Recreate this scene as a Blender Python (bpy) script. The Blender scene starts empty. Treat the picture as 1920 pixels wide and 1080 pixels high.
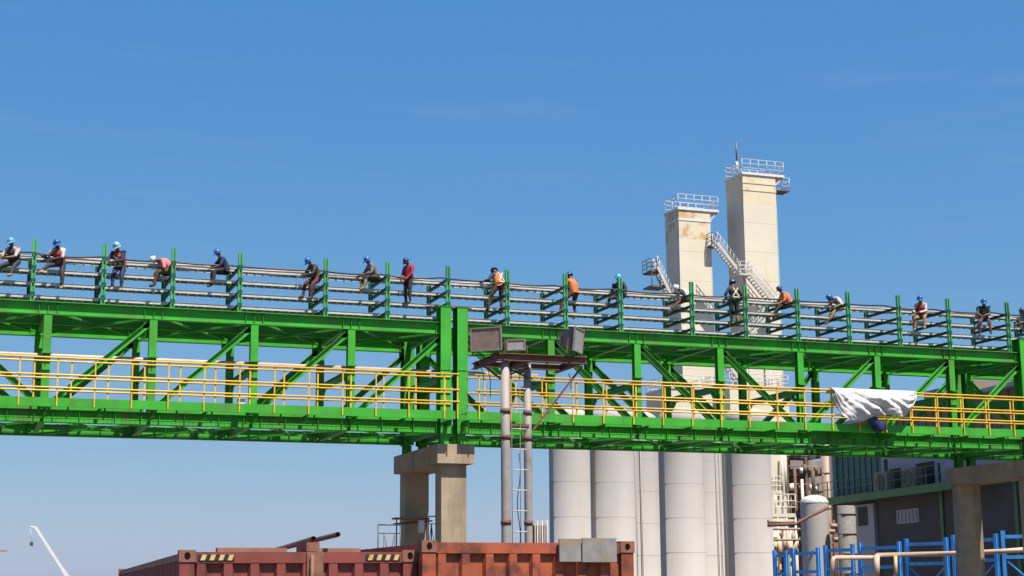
import bpy, math, random
from mathutils import Vector, Matrix
from mathutils import noise as mnoise
random.seed(7)
R = math.radians
scene = bpy.context.scene
COL = scene.collection

# ------------------------------------------------------------------ camera
FPX, PITCH, YAW, ROLL, CZ = 2986.7, .1886, .3484, -.0069, 2.2
fw = Vector((math.sin(YAW)*math.cos(PITCH), math.cos(YAW)*math.cos(PITCH), math.sin(PITCH)))
r0 = Vector((math.cos(YAW), -math.sin(YAW), 0)); u0 = r0.cross(fw)
rt = r0*math.cos(ROLL)+u0*math.sin(ROLL); up = -r0*math.sin(ROLL)+u0*math.cos(ROLL)
cam = bpy.data.objects.new('camera', bpy.data.cameras.new('camera')); COL.objects.link(cam)
cam.matrix_world = Matrix(((rt.x, up.x, -fw.x, 0), (rt.y, up.y, -fw.y, 0), (rt.z, up.z, -fw.z, CZ), (0, 0, 0, 1)))
cam.data.sensor_width = 36; cam.data.lens = FPX/1920*36
cam.data.clip_start = .1; cam.data.clip_end = 6000
scene.camera = cam

def at(x, y, Y):
    """photo pixel -> point on the vertical plane at distance Y (metres)"""
    d = fw*FPX + rt*(x-960) + up*(540-y)
    return d*(Y/d.y) + Vector((0, 0, CZ))
def px(p):
    v = Vector(p)-Vector((0, 0, CZ)); d = v.dot(fw)
    return 960+FPX*v.dot(rt)/d, 540-FPX*v.dot(up)/d

# ------------------------------------------------------------------ light and sky
SUN_EL, SUN_AZ = 62, 163          # azimuth clockwise from +Y
world = bpy.data.worlds.new("World"); scene.world = world; world.use_nodes = True
nt = world.node_tree; nt.nodes.clear()
wo = nt.nodes.new('ShaderNodeOutputWorld'); bg = nt.nodes.new('ShaderNodeBackground')
sky = nt.nodes.new('ShaderNodeTexSky'); sky.sky_type = 'NISHITA'; sky.sun_disc = False
sky.sun_elevation = R(SUN_EL); sky.sun_rotation = R(SUN_AZ)
sky.altitude = 0; sky.air_density = 1.0; sky.dust_density = .5; sky.ozone_density = 3.5
tc = nt.nodes.new('ShaderNodeTexCoord')
mp = nt.nodes.new('ShaderNodeMapping'); mp.inputs['Scale'].default_value = (3.2, 3.2, 26); mp.inputs['Rotation'].default_value = (.05, .1, .3)
nz = nt.nodes.new('ShaderNodeTexNoise'); nz.inputs['Scale'].default_value = 2.0; nz.inputs['Detail'].default_value = 6
nz.inputs['Roughness'].default_value = .55
cr = nt.nodes.new('ShaderNodeValToRGB'); cr.color_ramp.elements[0].position = .56; cr.color_ramp.elements[1].position = .86
cr.color_ramp.elements[1].color = (.07, .07, .07, 1)
mx = nt.nodes.new('ShaderNodeMixRGB'); mx.inputs[2].default_value = (4.6, 4.8, 5.2, 1)
hs = nt.nodes.new('ShaderNodeHueSaturation'); hs.inputs['Saturation'].default_value = 1.18; hs.inputs['Value'].default_value = 1.0
nt.links.new(tc.outputs['Generated'], mp.inputs[0]); nt.links.new(mp.outputs[0], nz.inputs['Vector'])
nt.links.new(nz.outputs['Fac'], cr.inputs[0]); nt.links.new(cr.outputs[0], mx.inputs[0])
# uniform tone curve on the sky colour (flattens the bright band at the horizon)
nt.links.new(sky.outputs[0], hs.inputs['Color']); sp = nt.nodes.new('ShaderNodeSeparateColor'); cb = nt.nodes.new('ShaderNodeCombineColor')
nt.links.new(hs.outputs[0], sp.inputs[0])
for ch, (k_, pw) in enumerate(((.0, .84), (.0, .55), (.0, .20))):
    a_ = nt.nodes.new('ShaderNodeMath'); a_.operation = 'POWER'; a_.inputs[1].default_value = pw
    m_ = nt.nodes.new('ShaderNodeMath'); m_.operation = 'MULTIPLY'; m_.inputs[1].default_value = (.66, 1.235, 3.05)[ch]
    nt.links.new(sp.outputs[ch], a_.inputs[0]); nt.links.new(a_.outputs[0], m_.inputs[0]); nt.links.new(m_.outputs[0], cb.inputs[ch])
nt.links.new(cb.outputs[0], mx.inputs[1])
nt.links.new(mx.outputs[0], bg.inputs[0]); bg.inputs[1].default_value = .083
nt.links.new(bg.outputs[0], wo.inputs[0])
sl = bpy.data.lights.new('sun', 'SUN'); sl.energy = 5.0; sl.angle = R(.53); sl.color = (1, .94, .85)
so = bpy.data.objects.new('sun', sl); COL.objects.link(so)
sd = Vector((math.sin(R(SUN_AZ))*math.cos(R(SUN_EL)), math.cos(R(SUN_AZ))*math.cos(R(SUN_EL)), math.sin(R(SUN_EL))))
so.rotation_euler = sd.to_track_quat('Z', 'Y').to_euler(); so.location = (20, -20, 60)
vs = scene.view_settings; vs.view_transform = 'Standard'; vs.look = 'None'; vs.exposure = .88; vs.gamma = 1
vs.use_curve_mapping = False

# ------------------------------------------------------------------ materials
def mat(name, col, rough=.6, metal=0., var=.12, scale=3., stain=None, stain_amt=.3, stain_scale=1.2, bump=.0, spec=.5, streak=False, thresh=.52):
    col = tuple(c*.72 for c in col); stain = tuple(c*.72 for c in stain) if stain else None
    m = bpy.data.materials.new(name); m.use_nodes = True; n = m.node_tree; b = n.nodes['Principled BSDF']
    b.inputs['Roughness'].default_value = rough; b.inputs['Metallic'].default_value = metal
    b.inputs['Specular IOR Level'].default_value = spec
    g = n.nodes.new('ShaderNodeNewGeometry')
    t = n.nodes.new('ShaderNodeTexNoise'); t.inputs['Scale'].default_value = scale; t.inputs['Detail'].default_value = 7
    n.links.new(g.outputs['Position'], t.inputs['Vector'])
    r = n.nodes.new('ShaderNodeValToRGB'); r.color_ramp.elements[0].position = .3; r.color_ramp.elements[1].position = .7
    r.color_ramp.elements[0].color = (*[c*(1-var) for c in col], 1); r.color_ramp.elements[1].color = (*[min(1, c*(1+var)) for c in col], 1)
    n.links.new(t.outputs['Fac'], r.inputs[0]); out = r.outputs[0]
    if stain:
        mpn = n.nodes.new('ShaderNodeMapping'); mpn.inputs['Scale'].default_value = (1, 1, .14) if streak else (1, 1, 1)
        n.links.new(g.outputs['Position'], mpn.inputs[0])
        t2 = n.nodes.new('ShaderNodeTexNoise'); t2.inputs['Scale'].default_value = stain_scale; t2.inputs['Detail'].default_value = 8; t2.inputs['Roughness'].default_value = .65
        n.links.new(mpn.outputs[0], t2.inputs['Vector'])
        r2 = n.nodes.new('ShaderNodeValToRGB'); r2.color_ramp.elements[0].position = thresh; r2.color_ramp.elements[1].position = thresh+.14
        r2.color_ramp.elements[1].color = (stain_amt,)*3+(1,)
        n.links.new(t2.outputs['Fac'], r2.inputs[0])
        mm = n.nodes.new('ShaderNodeMixRGB'); mm.inputs[2].default_value = (*stain, 1)
        n.links.new(r2.outputs[0], mm.inputs[0]); n.links.new(out, mm.inputs[1]); out = mm.outputs[0]
    n.links.new(out, b.inputs['Base Color'])
    if bump:
        bp = n.nodes.new('ShaderNodeBump'); bp.inputs['Strength'].default_value = bump; bp.inputs['Distance'].default_value = .02
        n.links.new(t.outputs['Fac'], bp.inputs['Height']); n.links.new(bp.outputs[0], b.inputs['Normal'])
    return m
M = dict(
 green=mat('green paint', (.055, .42, .035), .5, spec=.3, var=.16, scale=1.1, stain=(.12, .17, .06), stain_amt=.5, stain_scale=1.5, streak=True, thresh=.5),
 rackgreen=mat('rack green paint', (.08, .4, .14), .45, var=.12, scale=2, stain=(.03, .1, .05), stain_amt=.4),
 rackdark=mat('darker rack green', (.012, .1, .05), .5, spec=.3, var=.12, scale=2),  # arms, rear posts and clips: green darker than the front posts
 yellow=mat('yellow rail paint', (.92, .53, .05), .45, var=.1, scale=4, stain=(.4, .22, .05), stain_amt=.3),
 galv=mat('galvanised steel', (.62, .62, .63), .55, 0., var=.14, scale=5),
 tan=mat('tan primer pipe', (.62, .45, .33), .6, var=.12, scale=3),
 greycable=mat('grey cable', (.3, .29, .3), .6, var=.3, scale=2),
 cable=mat('black cable', (.03, .03, .035), .6),
 concrete=mat('concrete', (.45, .34, .23), .9, var=.14, scale=2.2, stain=(.16, .12, .09), stain_amt=.55, stain_scale=.9, bump=.25, streak=True),
 cream=mat('cream cladding', (.78, .7, .55), .6, var=.05, scale=.4, stain=(.6, .42, .22), stain_amt=.35, stain_scale=.5, streak=True, thresh=.56),
 creamrust=mat('rust stained cream cladding', (.8, .68, .48), .65, var=.06, scale=.8, stain=(.5, .27, .1), stain_amt=.6, stain_scale=.55, thresh=.57),
 creamrust2=mat('heavily rust stained cladding', (.8, .7, .52), .65, var=.06, scale=.8, stain=(.55, .27, .08), stain_amt=.75, stain_scale=.8, thresh=.47),
 white=mat('white paint', (.76, .76, .75), .5, var=.06, scale=1.),
 steelwhite=mat('white walkway steel', (.62, .6, .57), .55, var=.1),
 tank=mat('tank coating', (.47, .435, .41), .85, spec=.2, var=.05, scale=.35, stain=(.4, .36, .33), stain_amt=.4, stain_scale=.5, streak=True),
 rust=mat('rusty steel', (.19, .085, .06), .8, var=.25, scale=4, stain=(.09, .05, .04), stain_amt=.6, stain_scale=3),
 polepaint=mat('grey pole paint', (.38, .33, .3), .65, var=.1, scale=2.5, stain=(.2, .12, .11), stain_amt=.75, stain_scale=1.3, thresh=.55),
 lampbody=mat('lamp housing', (.06, .06, .07), .5),
 lampglass=mat('brown lamp glass', (.3, .2, .16), .6, var=.2, scale=6, stain=(.38, .3, .26), stain_amt=.5, stain_scale=5),  # brown with paler patches at random
 lampglass2=mat('pale lamp glass', (.42, .38, .38), .35, var=.12, scale=6),
 contA=mat('dark red container paint', (.25, .05, .038), .6, var=.15, scale=2.5, stain=(.09, .03, .022), stain_amt=.75, stain_scale=3.5, bump=.2, streak=True),
 contB=mat('orange red container paint', (.38, .08, .032), .7, var=.3, scale=1.8, stain=(.1, .03, .02), stain_amt=.85, stain_scale=3.2, bump=.2, thresh=.48),
 contrust=mat('brown container casting', (.26, .11, .07), .8, var=.25, scale=8, stain=(.08, .04, .03), stain_amt=.6, stain_scale=7),
 black=mat('black', (.015, .015, .015), .8), hazard=mat('hazard yellow', (.7, .5, .2), .6, stain=(.3,.1,.05), stain_amt=.5, stain_scale=12),
 board=mat('weathered grey board', (.26, .25, .24), .8, var=.25, scale=7, stain=(.33, .22, .1), stain_amt=.7, stain_scale=4.5, thresh=.47),
 plank=mat('brown plank', (.32, .16, .1), .85, var=.2, scale=5),
 pipebrown=mat('brown steel pipe', (.2, .12, .1), .55, .2, var=.2, scale=5),
 tarp=mat('white tarp', (.66, .63, .62), .75, var=.04, scale=3, bump=.15),
 bluebag=mat('blue bag fabric', (.012, .02, .12), .6, var=.3, scale=8, stain=(.5,.52,.6), stain_amt=.8, stain_scale=4, thresh=.6),
 blue=mat('blue frame paint', (.08, .42, .98), .45, var=.15, scale=2, stain=(.02, .09, .25), stain_amt=.4),
 teal=mat('teal cladding', (.02, .12, .125), .6, var=.08, scale=.5),
 greendark=mat('building green steel', (.04, .17, .06), .6, var=.15),
 greywall=mat('dark grey block wall', (.09, .08, .072), .9, var=.12, scale=1.),
 brownwall=mat('brown corrugated wall', (.24, .19, .15), .85, var=.15, scale=.8),
 pinkgrey=mat('grey brown structure', (.3, .24, .22), .85, var=.2, scale=1.2),
 whitewall=mat('pale grey wall', (.38, .38, .42), .8, var=.06, scale=.6),
 glass=mat('dark window glass', (.02, .025, .03), .6, spec=.2),
 plantdark=mat('plant brown steel', (.15, .1, .07), .75, var=.3, scale=2),
 bronze=mat('tan insulated cladding', (.42, .29, .22), .6, var=.08, scale=1.),
 ground=mat('dusty ground', (.15, .125, .1), .95, var=.15, scale=.15, bump=.2),
 asphalt=mat('asphalt', (.06, .058, .055), .9, var=.15, scale=.6),
 roofmat=mat('grey roof sheet', (.36, .37, .36), .6, var=.08),
 # people
 skin=mat('brown skin', (.16, .08, .05), .6), boot=mat('tan boot', (.45, .26, .1), .7), bootdark=mat('dark boot', (.05, .035, .03), .7),
 navy=mat('navy cloth', (.02, .025, .07), .8), dark=mat('charcoal cloth', (.03, .028, .03), .8), maroon=mat('maroon cloth', (.1, .025, .025), .8),
 olive=mat('olive cloth', (.06, .055, .04), .8), brown=mat('brown cloth', (.1, .05, .03), .8), khaki=mat('khaki cloth', (.3, .17, .05), .8),
 red=mat('red cloth', (.42, .02, .05), .8), orange=mat('orange cloth', (.75, .2, .05), .75), redvest=mat('red vest', (.42, .045, .035), .75),
 pinkvest=mat('pink cloth', (.65, .2, .2), .75), paleshirt=mat('pale shirt', (.62, .5, .48), .8), whiteshirt=mat('white shirt', (.75, .7, .66), .8),
 greyshirt=mat('grey shirt', (.2, .17, .17), .8), darkgreen=mat('dark green shirt', (.02, .045, .035), .8), strap=mat('reflective strap', (.8, .72, .5), .5),
 helmblue=mat('blue helmet', (.02, .14, .42), .35), helmlight=mat('light blue helmet', (.12, .45, .7), .35), helmpale=mat('pale blue white helmet', (.3, .5, .68), .35),
 helmwhite=mat('white helmet', (.62, .66, .7), .35),
 helmdark=mat('navy helmet', (.03, .05, .14), .4), yellowboot=mat('yellow boot', (.75, .5, .08), .6),
)

# ------------------------------------------------------------------ mesh helpers
class MB:
    def __init__(s): s.v = []; s.f = []; s.sm = []
    def add(s, vs_, fs, smooth=False):
        o = len(s.v); s.v += [tuple(v) for v in vs_]
        for f in fs: s.f.append(tuple(i+o for i in f)); s.sm.append(smooth)
        return s
    def box(s, a, b):
        (x0, y0, z0), (x1, y1, z1) = a, b
        vs_ = [(x0, y0, z0), (x1, y0, z0), (x1, y1, z0), (x0, y1, z0), (x0, y0, z1), (x1, y0, z1), (x1, y1, z1), (x0, y1, z1)]
        return s.add(vs_, [(3, 2, 1, 0), (4, 5, 6, 7), (0, 1, 5, 4), (1, 2, 6, 5), (2, 3, 7, 6), (3, 0, 4, 7)])
    def frame(s, p, q, upv):
        p = Vector(p); q = Vector(q); d = (q-p).normalized(); u = Vector(upv); u = (u-d*u.dot(d)).normalized(); w = d.cross(u)
        return p, q, d, u, w
    def bar(s, p, q, upv, hu, hw, ou=0, ow=0):
        """box from p to q, size hu along up and hw across, centre offset ou, ow"""
        p, q, d, u, w = s.frame(p, q, upv); vs_ = []
        for e in (p, q):
            for a, b in ((-1, -1), (1, -1), (1, 1), (-1, 1)): vs_.append(e+u*(ou+a*hu/2)+w*(ow+b*hw/2))
        return s.add(vs_, [(0, 1, 2, 3), (7, 6, 5, 4), (0, 4, 5, 1), (1, 5, 6, 2), (2, 6, 7, 3), (3, 7, 4, 0)])
    def ibeam(s, p, q, upv, h, b, tf=.02, tw=.014):
        s.bar(p, q, upv, tf, b, (h-tf)/2); s.bar(p, q, upv, tf, b, -(h-tf)/2); return s.bar(p, q, upv, h-2*tf, tw)
    def tube(s, pts, rad, n=10, caps=True, closed=False):
        pts = [Vector(p) for p in pts]; m = len(pts)
        rr = rad if isinstance(rad, (list, tuple)) else [rad]*m
        vs_ = []; pu = None
        for i, p in enumerate(pts):
            d = (pts[min(i+1, m-1)]-pts[max(i-1, 0)]).normalized()
            if pu is None: pu = Vector((0, 0, 1)) if abs(d.z) < .9 else Vector((1, 0, 0))
            u = (pu-d*pu.dot(d)).normalized(); pu = u; w = d.cross(u)
            for k in range(n):
                a = 2*math.pi*k/n; vs_.append(p+(u*math.cos(a)+w*math.sin(a))*rr[i])
        fs = [(i*n+k, i*n+(k+1) % n, (i+1)*n+(k+1) % n, (i+1)*n+k) for i in range(m-1) for k in range(n)]
        s.add(vs_, fs, True)
        if caps:
            o = len(s.v)-m*n; s.f.append(tuple(o+k for k in reversed(range(n)))); s.sm.append(False)
            s.f.append(tuple(o+(m-1)*n+k for k in range(n))); s.sm.append(False)
        return s
    def lathe(s, c, prof, n=32):
        c = Vector(c); vs_ = []
        for r_, z in prof:
            for k in range(n): a = 2*math.pi*k/n; vs_.append(c+Vector((r_*math.cos(a), r_*math.sin(a), z)))
        m = len(prof)
        return s.add(vs_, [(i*n+k, i*n+(k+1) % n, (i+1)*n+(k+1) % n, (i+1)*n+k) for i in range(m-1) for k in range(n)], True)
    def mesh(s, name, m):
        me = bpy.data.meshes.new(name); me.from_pydata(s.v, [], s.f); me.materials.append(M[m])
        me.polygons.foreach_set('use_smooth', s.sm); me.update(); return me
    def build(s, name, m, parent=None, **k):
        return link(name, s.mesh(name, m), parent, **k)
def link(name, me, parent=None, loc=None, rz=0, label=None, cat=None, group=None, kind=None):
    o = bpy.data.objects.new(name, me); COL.objects.link(o)
    if parent is not None: o.parent = parent
    if loc is not None: o.location = loc
    if rz: o.rotation_euler.z = rz
    return tag(o, label, cat, group, kind)
def tag(o, label=None, cat=None, group=None, kind=None):
    if label: o['label'] = label
    if cat: o['category'] = cat
    if group: o['group'] = group
    if kind: o['kind'] = kind
    return o
def thing(name, loc, label, cat, group=None, rz=0):
    return link(name, None, loc=loc, rz=rz, label=label, cat=cat, group=group)
def local(root):
    """offset that turns world coordinates into the root's (unrotated) frame"""
    return -Vector(root.location)
class WB(MB):
    """mesh builder in world coordinates; build() shifts to the parent's frame"""
    def build(s, name, m, parent=None, **k):
        if parent is not None:
            base = Vector(parent.location)
            if parent.parent is not None: base = base+Vector(parent.parent.location)
            s.v = [tuple(Vector(v)-base) for v in s.v]
        return MB.build(s, name, m, parent, **k)

# ------------------------------------------------------------------ ground
g = MB(); n = 24; S = 3000
g.add([(-S+2*S*i/n, -S+2*S*j/n, 0) for j in range(n+1) for i in range(n+1)], [(j*(n+1)+i, j*(n+1)+i+1, (j+1)*(n+1)+i+1, (j+1)*(n+1)+i) for j in range(n) for i in range(n)])
g.build('ground', 'ground', kind='structure')
# concrete service road below the bridge
g = MB().box((-60, 30, -.02), (90, 44, .004)); g.build('road', 'asphalt', kind='structure')

# ------------------------------------------------------------------ truss bridge
YN, YR = 54.47, 59.19
BB, BT, TB, TT = 7.79, 8.22, 11.39, 11.82
XU, YU, ZU = (1, 0, 0), (0, 1, 0), (0, 0, 1)
stiff_me = MB().box((-.006, -.09, -.19), (.006, -.009, .19)).mesh('stiffener', 'green')
stiff_me_r = MB().box((-.006, .009, -.19), (.006, .09, .19)).mesh('stiffener', 'green')
col_near = MB().ibeam((0, 0, 0), (0, 0, TB-BT), YU, .26, .26).mesh('column', 'green')
cross_me = MB().ibeam((0, YN+.13, 0), (0, YR-.13, 0), ZU, .3, .18).mesh('cross_beam', 'green')
mid_me = MB().ibeam((0, YN+.14, 0), (0, YR-.14, 0), ZU, .24, .16).mesh('middle_beam', 'green')
bkt_me = MB().ibeam((0, -.94, 0), (0, -.13, 0), ZU, .2, .12).mesh('walkway_bracket', 'green')
knee_me = MB().bar((0, .01, -.42), (0, .55, -.01), XU, .12, .1).mesh('knee_brace', 'green')
def span(nodes, mids, label, root_x):
    root = thing('truss_bridge', (root_x, YN, 0), label, 'bridge', 'green truss bridge spans')
    def part(b, name, m='green', **k): return b.build(name, m, root, **k)
    def inst(name, me, x, y, z, parent=root):
        o = link(name, me, parent); base = Vector(root.location)
        o.location = Vector((x, y, z))-base if parent is root else Vector((x, y, z))
        return o
    x0, x1 = nodes[0]-.1, nodes[-1]+.1
    chords = []
    for y in (YN, YR):
        for z, nm in (((TB+TT)/2, 'top_chord'), ((BB+BT)/2, 'bottom_chord')):
            c = part(WB().ibeam((x0, y, z), (x1, y, z), ZU, .43, 0.29 if nm == 'top_chord' else .2), nm); chords.append(c)
            for i, xn in enumerate(nodes):
                for dx in (-.3, 0, .3):
                    if x0 < xn+dx < x1:
                        s_ = link('stiffener', stiff_me, c); s_.location = (xn+dx-root_x, y-YN, z)
                if nm == 'bottom_chord' and i < len(nodes)-1:
                    for k in (1, 2):
                        s_ = link('stiffener', stiff_me, c); s_.location = (xn+(nodes[i+1]-xn)*k/3-root_x, y-YN, z)
        for i, xn in enumerate(nodes):
            if 0 < i < len(nodes)-1: inst('column', col_near, xn, y, BT)
            else:   # heavy end post running past both chords
                yy = y
                b = WB().ibeam((xn, yy, BB-.02), (xn, yy, 12.37 if y == YN else TT), YU, .56, .4, .025, .018)
                b.box((xn-.23, yy-.3, 12.37 if y == YN else TT), (xn+.23, yy+.3, (12.37 if y == YN else TT)+.02))
                part(b, 'end_post')
        for i in range(len(nodes)-1):
            a, b_ = nodes[i], nodes[i+1]
            rise = (b_ > mids[1]+.01) if True else 0
            # right of the middle panel the diagonals rise with x on span ends facing right, mirrored on the left
            if mids[0] == 'A': lo, hi = (a, b_) if a >= mids[1]-.01 else (b_, a)
            else: lo, hi = (b_, a) if b_ <= mids[1]+.01 else (a, b_)
            p = Vector((lo, y, BT+.02)); q = Vector((hi, y, TB-.02)); d = (q-p).normalized()
            p = p+d*.18; q = q-d*.18
            part(WB().ibeam(p, q, ZU, .2, .18, .016, .012), 'diagonal_brace')
            for e, s2 in ((p, 1), (q, -1)):
                g_ = WB().box((e.x-.2, y-.006, e.z-.16), (e.x+.2, y+.006, e.z+.16)); part(g_, 'gusset_plate')
    for i, xn in enumerate(nodes):
        inst('cross_beam', cross_me, xn, 0+YN-YN, 0).location = (xn-root_x, -YN, TT-.2)
        inst('cross_beam', cross_me, xn, 0, 0).location = (xn-root_x, -YN, BB+.2)
        inst('middle_beam', mid_me, xn, 0, 0).location = (xn-root_x, -YN, 9.85)
        seat = WB().box((xn-.17, YN-.3, 10.06), (xn+.17, YN-.132, 10.1)); seat.box((xn-.01, YN-.26, 9.86), (xn+.01, YN-.132, 10.06)); part(seat, 'seat_bracket')
        for yk, sg in ((YN+.13, 1), (YR-.13, -1)):
            o = link('knee_brace', knee_me, root); o.location = (xn-root_x, yk-YN, 9.73); o.scale = (1, sg, 1)
        inst('walkway_bracket', bkt_me, xn, 0, 0).location = (xn-root_x, 0, 8.1)
        if i < len(nodes)-1:
            xm = (xn+nodes[i+1])/2
            inst('walkway_bracket', bkt_me, xm, 0, 0).location = (xm-root_x, 0, 8.1)
            xb = nodes[i+1]; e = .15
            for z, nm in ((TT-.28, 'top_bracing'), (BB+.14, 'bottom_bracing')):
                part(WB().bar((xn+e, YN+.15, z), (xb-e, YR-.15, z), ZU, .07, .07), nm)
                part(WB().bar((xn+e, YR-.15, z-.08), (xb-e, YN+.15, z-.08), ZU, .07, .07), nm)
            # chequer plate behind the rack, added to shade the rear truss
            if True:
                part(WB().box((xn+.12, 57.55, TT-.035), (xb-.12, 58.62, TT-.02)), 'deck_plate')
    for y, z, h, nm in ((57.0, TT-.19, .32, 'rack_stringer'),):
        for i in range(len(nodes)-1):
            part(WB().box((nodes[i]+.21, 54.39, 8.2205), (nodes[i+1]-.21, 54.42, 8.44)), 'floor_channel')
            part(WB().ibeam((nodes[i]+.1, y, z), (nodes[i+1]-.1, y, z), ZU, h, .14), nm)
    # walkway outside the near truss: edge channel, inner channel, open grating
    b = WB().box((x0, 53.40, 8.21), (x1, 53.415, 8.50)); b.box((x0, 53.416, 8.47), (x1, 53.48, 8.49)); b.box((x0, 53.416, 8.215), (x1, 53.48, 8.23))
    part(b, 'walkway_edge_channel')
    part(WB().box((x0, 54.24, 8.43), (x1, 54.26, 8.464)), 'walkway_inner_channel')
    gr = WB(); xx = x0+.02
    while xx < x1: gr.box((xx, 53.485, 8.44), (xx+.005, 54.235, 8.465)); xx += .15
    for k in range(7): gr.box((x0, 53.5+k*.115, 8.466), (x1, 53.508+k*.115, 8.472))
    part(gr, 'walkway_grating', kind='stuff')
    return root
PA, PB_ = 3.455, 3.497
NA = [17.14-PA*k for k in range(8, -1, -1)]
NB = [17.77+PB_*k for k in range(8)]
NC = [42.90+PB_*k for k in range(4)]
span(NA, ('A', NA[4]), 'left span of the green truss bridge, ending at the twin posts', NA[4])
span(NB, ('B', NB[4]), 'long green truss bridge span right of the twin posts, behind the floodlights', NB[4])
span(NC, ('B', NC[3]), 'sliver of the next green truss span beyond the end post at the right edge', NC[0])

# yellow railings
post_me = MB().bar((0, 0, 0), (0, 0, 1.6), YU, .042, .042).mesh('post', 'yellow')
post2_me = MB().bar((0, 0, 0), (0, 0, 1.33), YU, .05, .05).mesh('post', 'yellow')
def railing(xs, xe, xa, xb, y, front, label):
    root = thing('walkway_railing', (xa, y, 8.2), label, 'railing', 'yellow walkway railings')
    for z in (9.80, 9.24, 8.82):
        WB().tube([(xa, y-.03, z), (xb, y-.03, z)], .03, 8).build('rail', 'yellow', root)
    for x in xs:
        o = link('post', post_me if front else post2_me, root, loc=(x-xa, 0, .02 if front else .29))
railing([-10.6+1.187*k for k in range(23)]+[16.81, 17.3], 0, -10.6, 17.36, 53.36, True, 'front yellow railing of the left bridge walkway')
railing([-10.1+1.187*k for k in range(23)]+[17.1], 0, -10.6, 17.3, 54.2, False, 'rear yellow railing of the left bridge walkway, against the truss')
railing([18.11+1.198*k for k in range(21)], 0, 17.95, 42.3, 53.36, True, 'front yellow railing of the right bridge walkway, draped with the white tarp')
railing([18.6+1.198*k for k in range(20)], 0, 17.95, 42.3, 54.2, False, 'rear yellow railing of the right bridge walkway, behind the tarp')
railing([42.9+1.198*k for k in range(9)], 0, 42.6, 53, 53.36, True, 'short yellow railing beyond the end post at the right edge')

# concrete bents
def bent(x, label, nearcol=True):
    root = thing('concrete_pier', (x, 56.8, 0), label, 'pier', 'concrete portal piers under the bridge')
    WB().box((x-.69, 54.0, 6.7), (x+.69, 59.7, 7.38)).build('cap_beam', 'concrete', root)
    for y in (54.25, 58.85): WB().box((x-.47, y, 0), (x+.47, y+.72, 6.7)).build('column', 'concrete', root)
    for y in (54.47, 59.19):
        for dx in (-.32, .32):
            b = WB().ibeam((x+dx, y, 7.42), (x+dx, y, 7.77), YU, .3, .3); b.box((x+dx-.2, y-.22, 7.381), (x+dx+.2, y+.22, 7.42))
            b.build('bearing', 'green', root)
bent(17.455, 'central concrete pier under the twin green posts, its near column sunlit')
bent(42.6, 'concrete pier at the right edge, dark in the shade behind blue frames')
bent(-10.8, 'concrete pier left of the frame under the bridge')

# ------------------------------------------------------------------ cable rack frames and trays on top
FX = [2.79, 5.08, 7.41, 9.72, 12.78, 15.06, 17.34, 19.64, 21.96, 24.21, 27.22, 29.54, 31.86, 34.18, 36.54, 38.92, 41.84]
ARMS = [13.45, 13.01, 12.56, 12.11]
FL = ['beside the light blue helmet at the photo left edge', 'left of the worker in red vest and white helmet', 'just right of the bent worker in a pink vest',
 'right of the seated worker in all navy', 'right of the seated worker in olive shirt', 'between the grey shirt worker and the standing red shirt worker',
 'rising behind the twin green end posts', 'touching the bent worker with the X harness', 'touching the worker in orange vest and yellow boots',
 'crossing the seated worker in black with pale helmet', 'right of the bent worker in white shirt, before the left tower', 'right of the standing worker, before the right tower',
 'right of the seated worker in orange shirt', 'right of the bent worker in pale shirt with blue helmet', 'left of the seated worker in red vest near the right edge',
 'between the red vest worker and the dark green shirt worker', 'beside the end post at the photo right edge']
fpost = MB().ibeam((0, 0, 0), (0, 0, 2.14), XU, .15, .12, .042, .012).mesh('front_post', 'rackgreen')
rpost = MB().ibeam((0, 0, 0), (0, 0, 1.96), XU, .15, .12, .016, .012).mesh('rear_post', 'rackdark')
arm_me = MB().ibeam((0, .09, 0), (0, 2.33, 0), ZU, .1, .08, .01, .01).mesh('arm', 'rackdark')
clip_me = MB().box((-.075, -.085, -.05), (.075, -.07, .05)).mesh('clip_plate', 'rackdark')
for i, x in enumerate([-1.9, .45]+FX+[44.1, 46.4, 48.7]):
    k = i-2
    lab = 'green cable rack frame '+(FL[k] if 0 <= k < len(FX) else ['on the unseen bridge top, farthest left', 'on the unseen bridge top, just outside the left photo edge', 'on the unseen bridge top, just outside the right photo edge', 'on the unseen bridge top, second outside the right photo edge', 'on the unseen bridge top, farthest right'][i if i < 2 else i-17])
    root = thing('cable_rack_frame', (x, 54.6, TT), lab, 'rack', 'green rack frames along the bridge top')
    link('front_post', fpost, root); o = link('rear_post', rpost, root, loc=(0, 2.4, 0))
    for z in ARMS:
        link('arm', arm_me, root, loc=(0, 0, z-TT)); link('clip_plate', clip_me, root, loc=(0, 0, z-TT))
X0T, X1T = -4, 50
TN = ['topmost', 'second highest', 'third highest', 'lowest']
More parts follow.
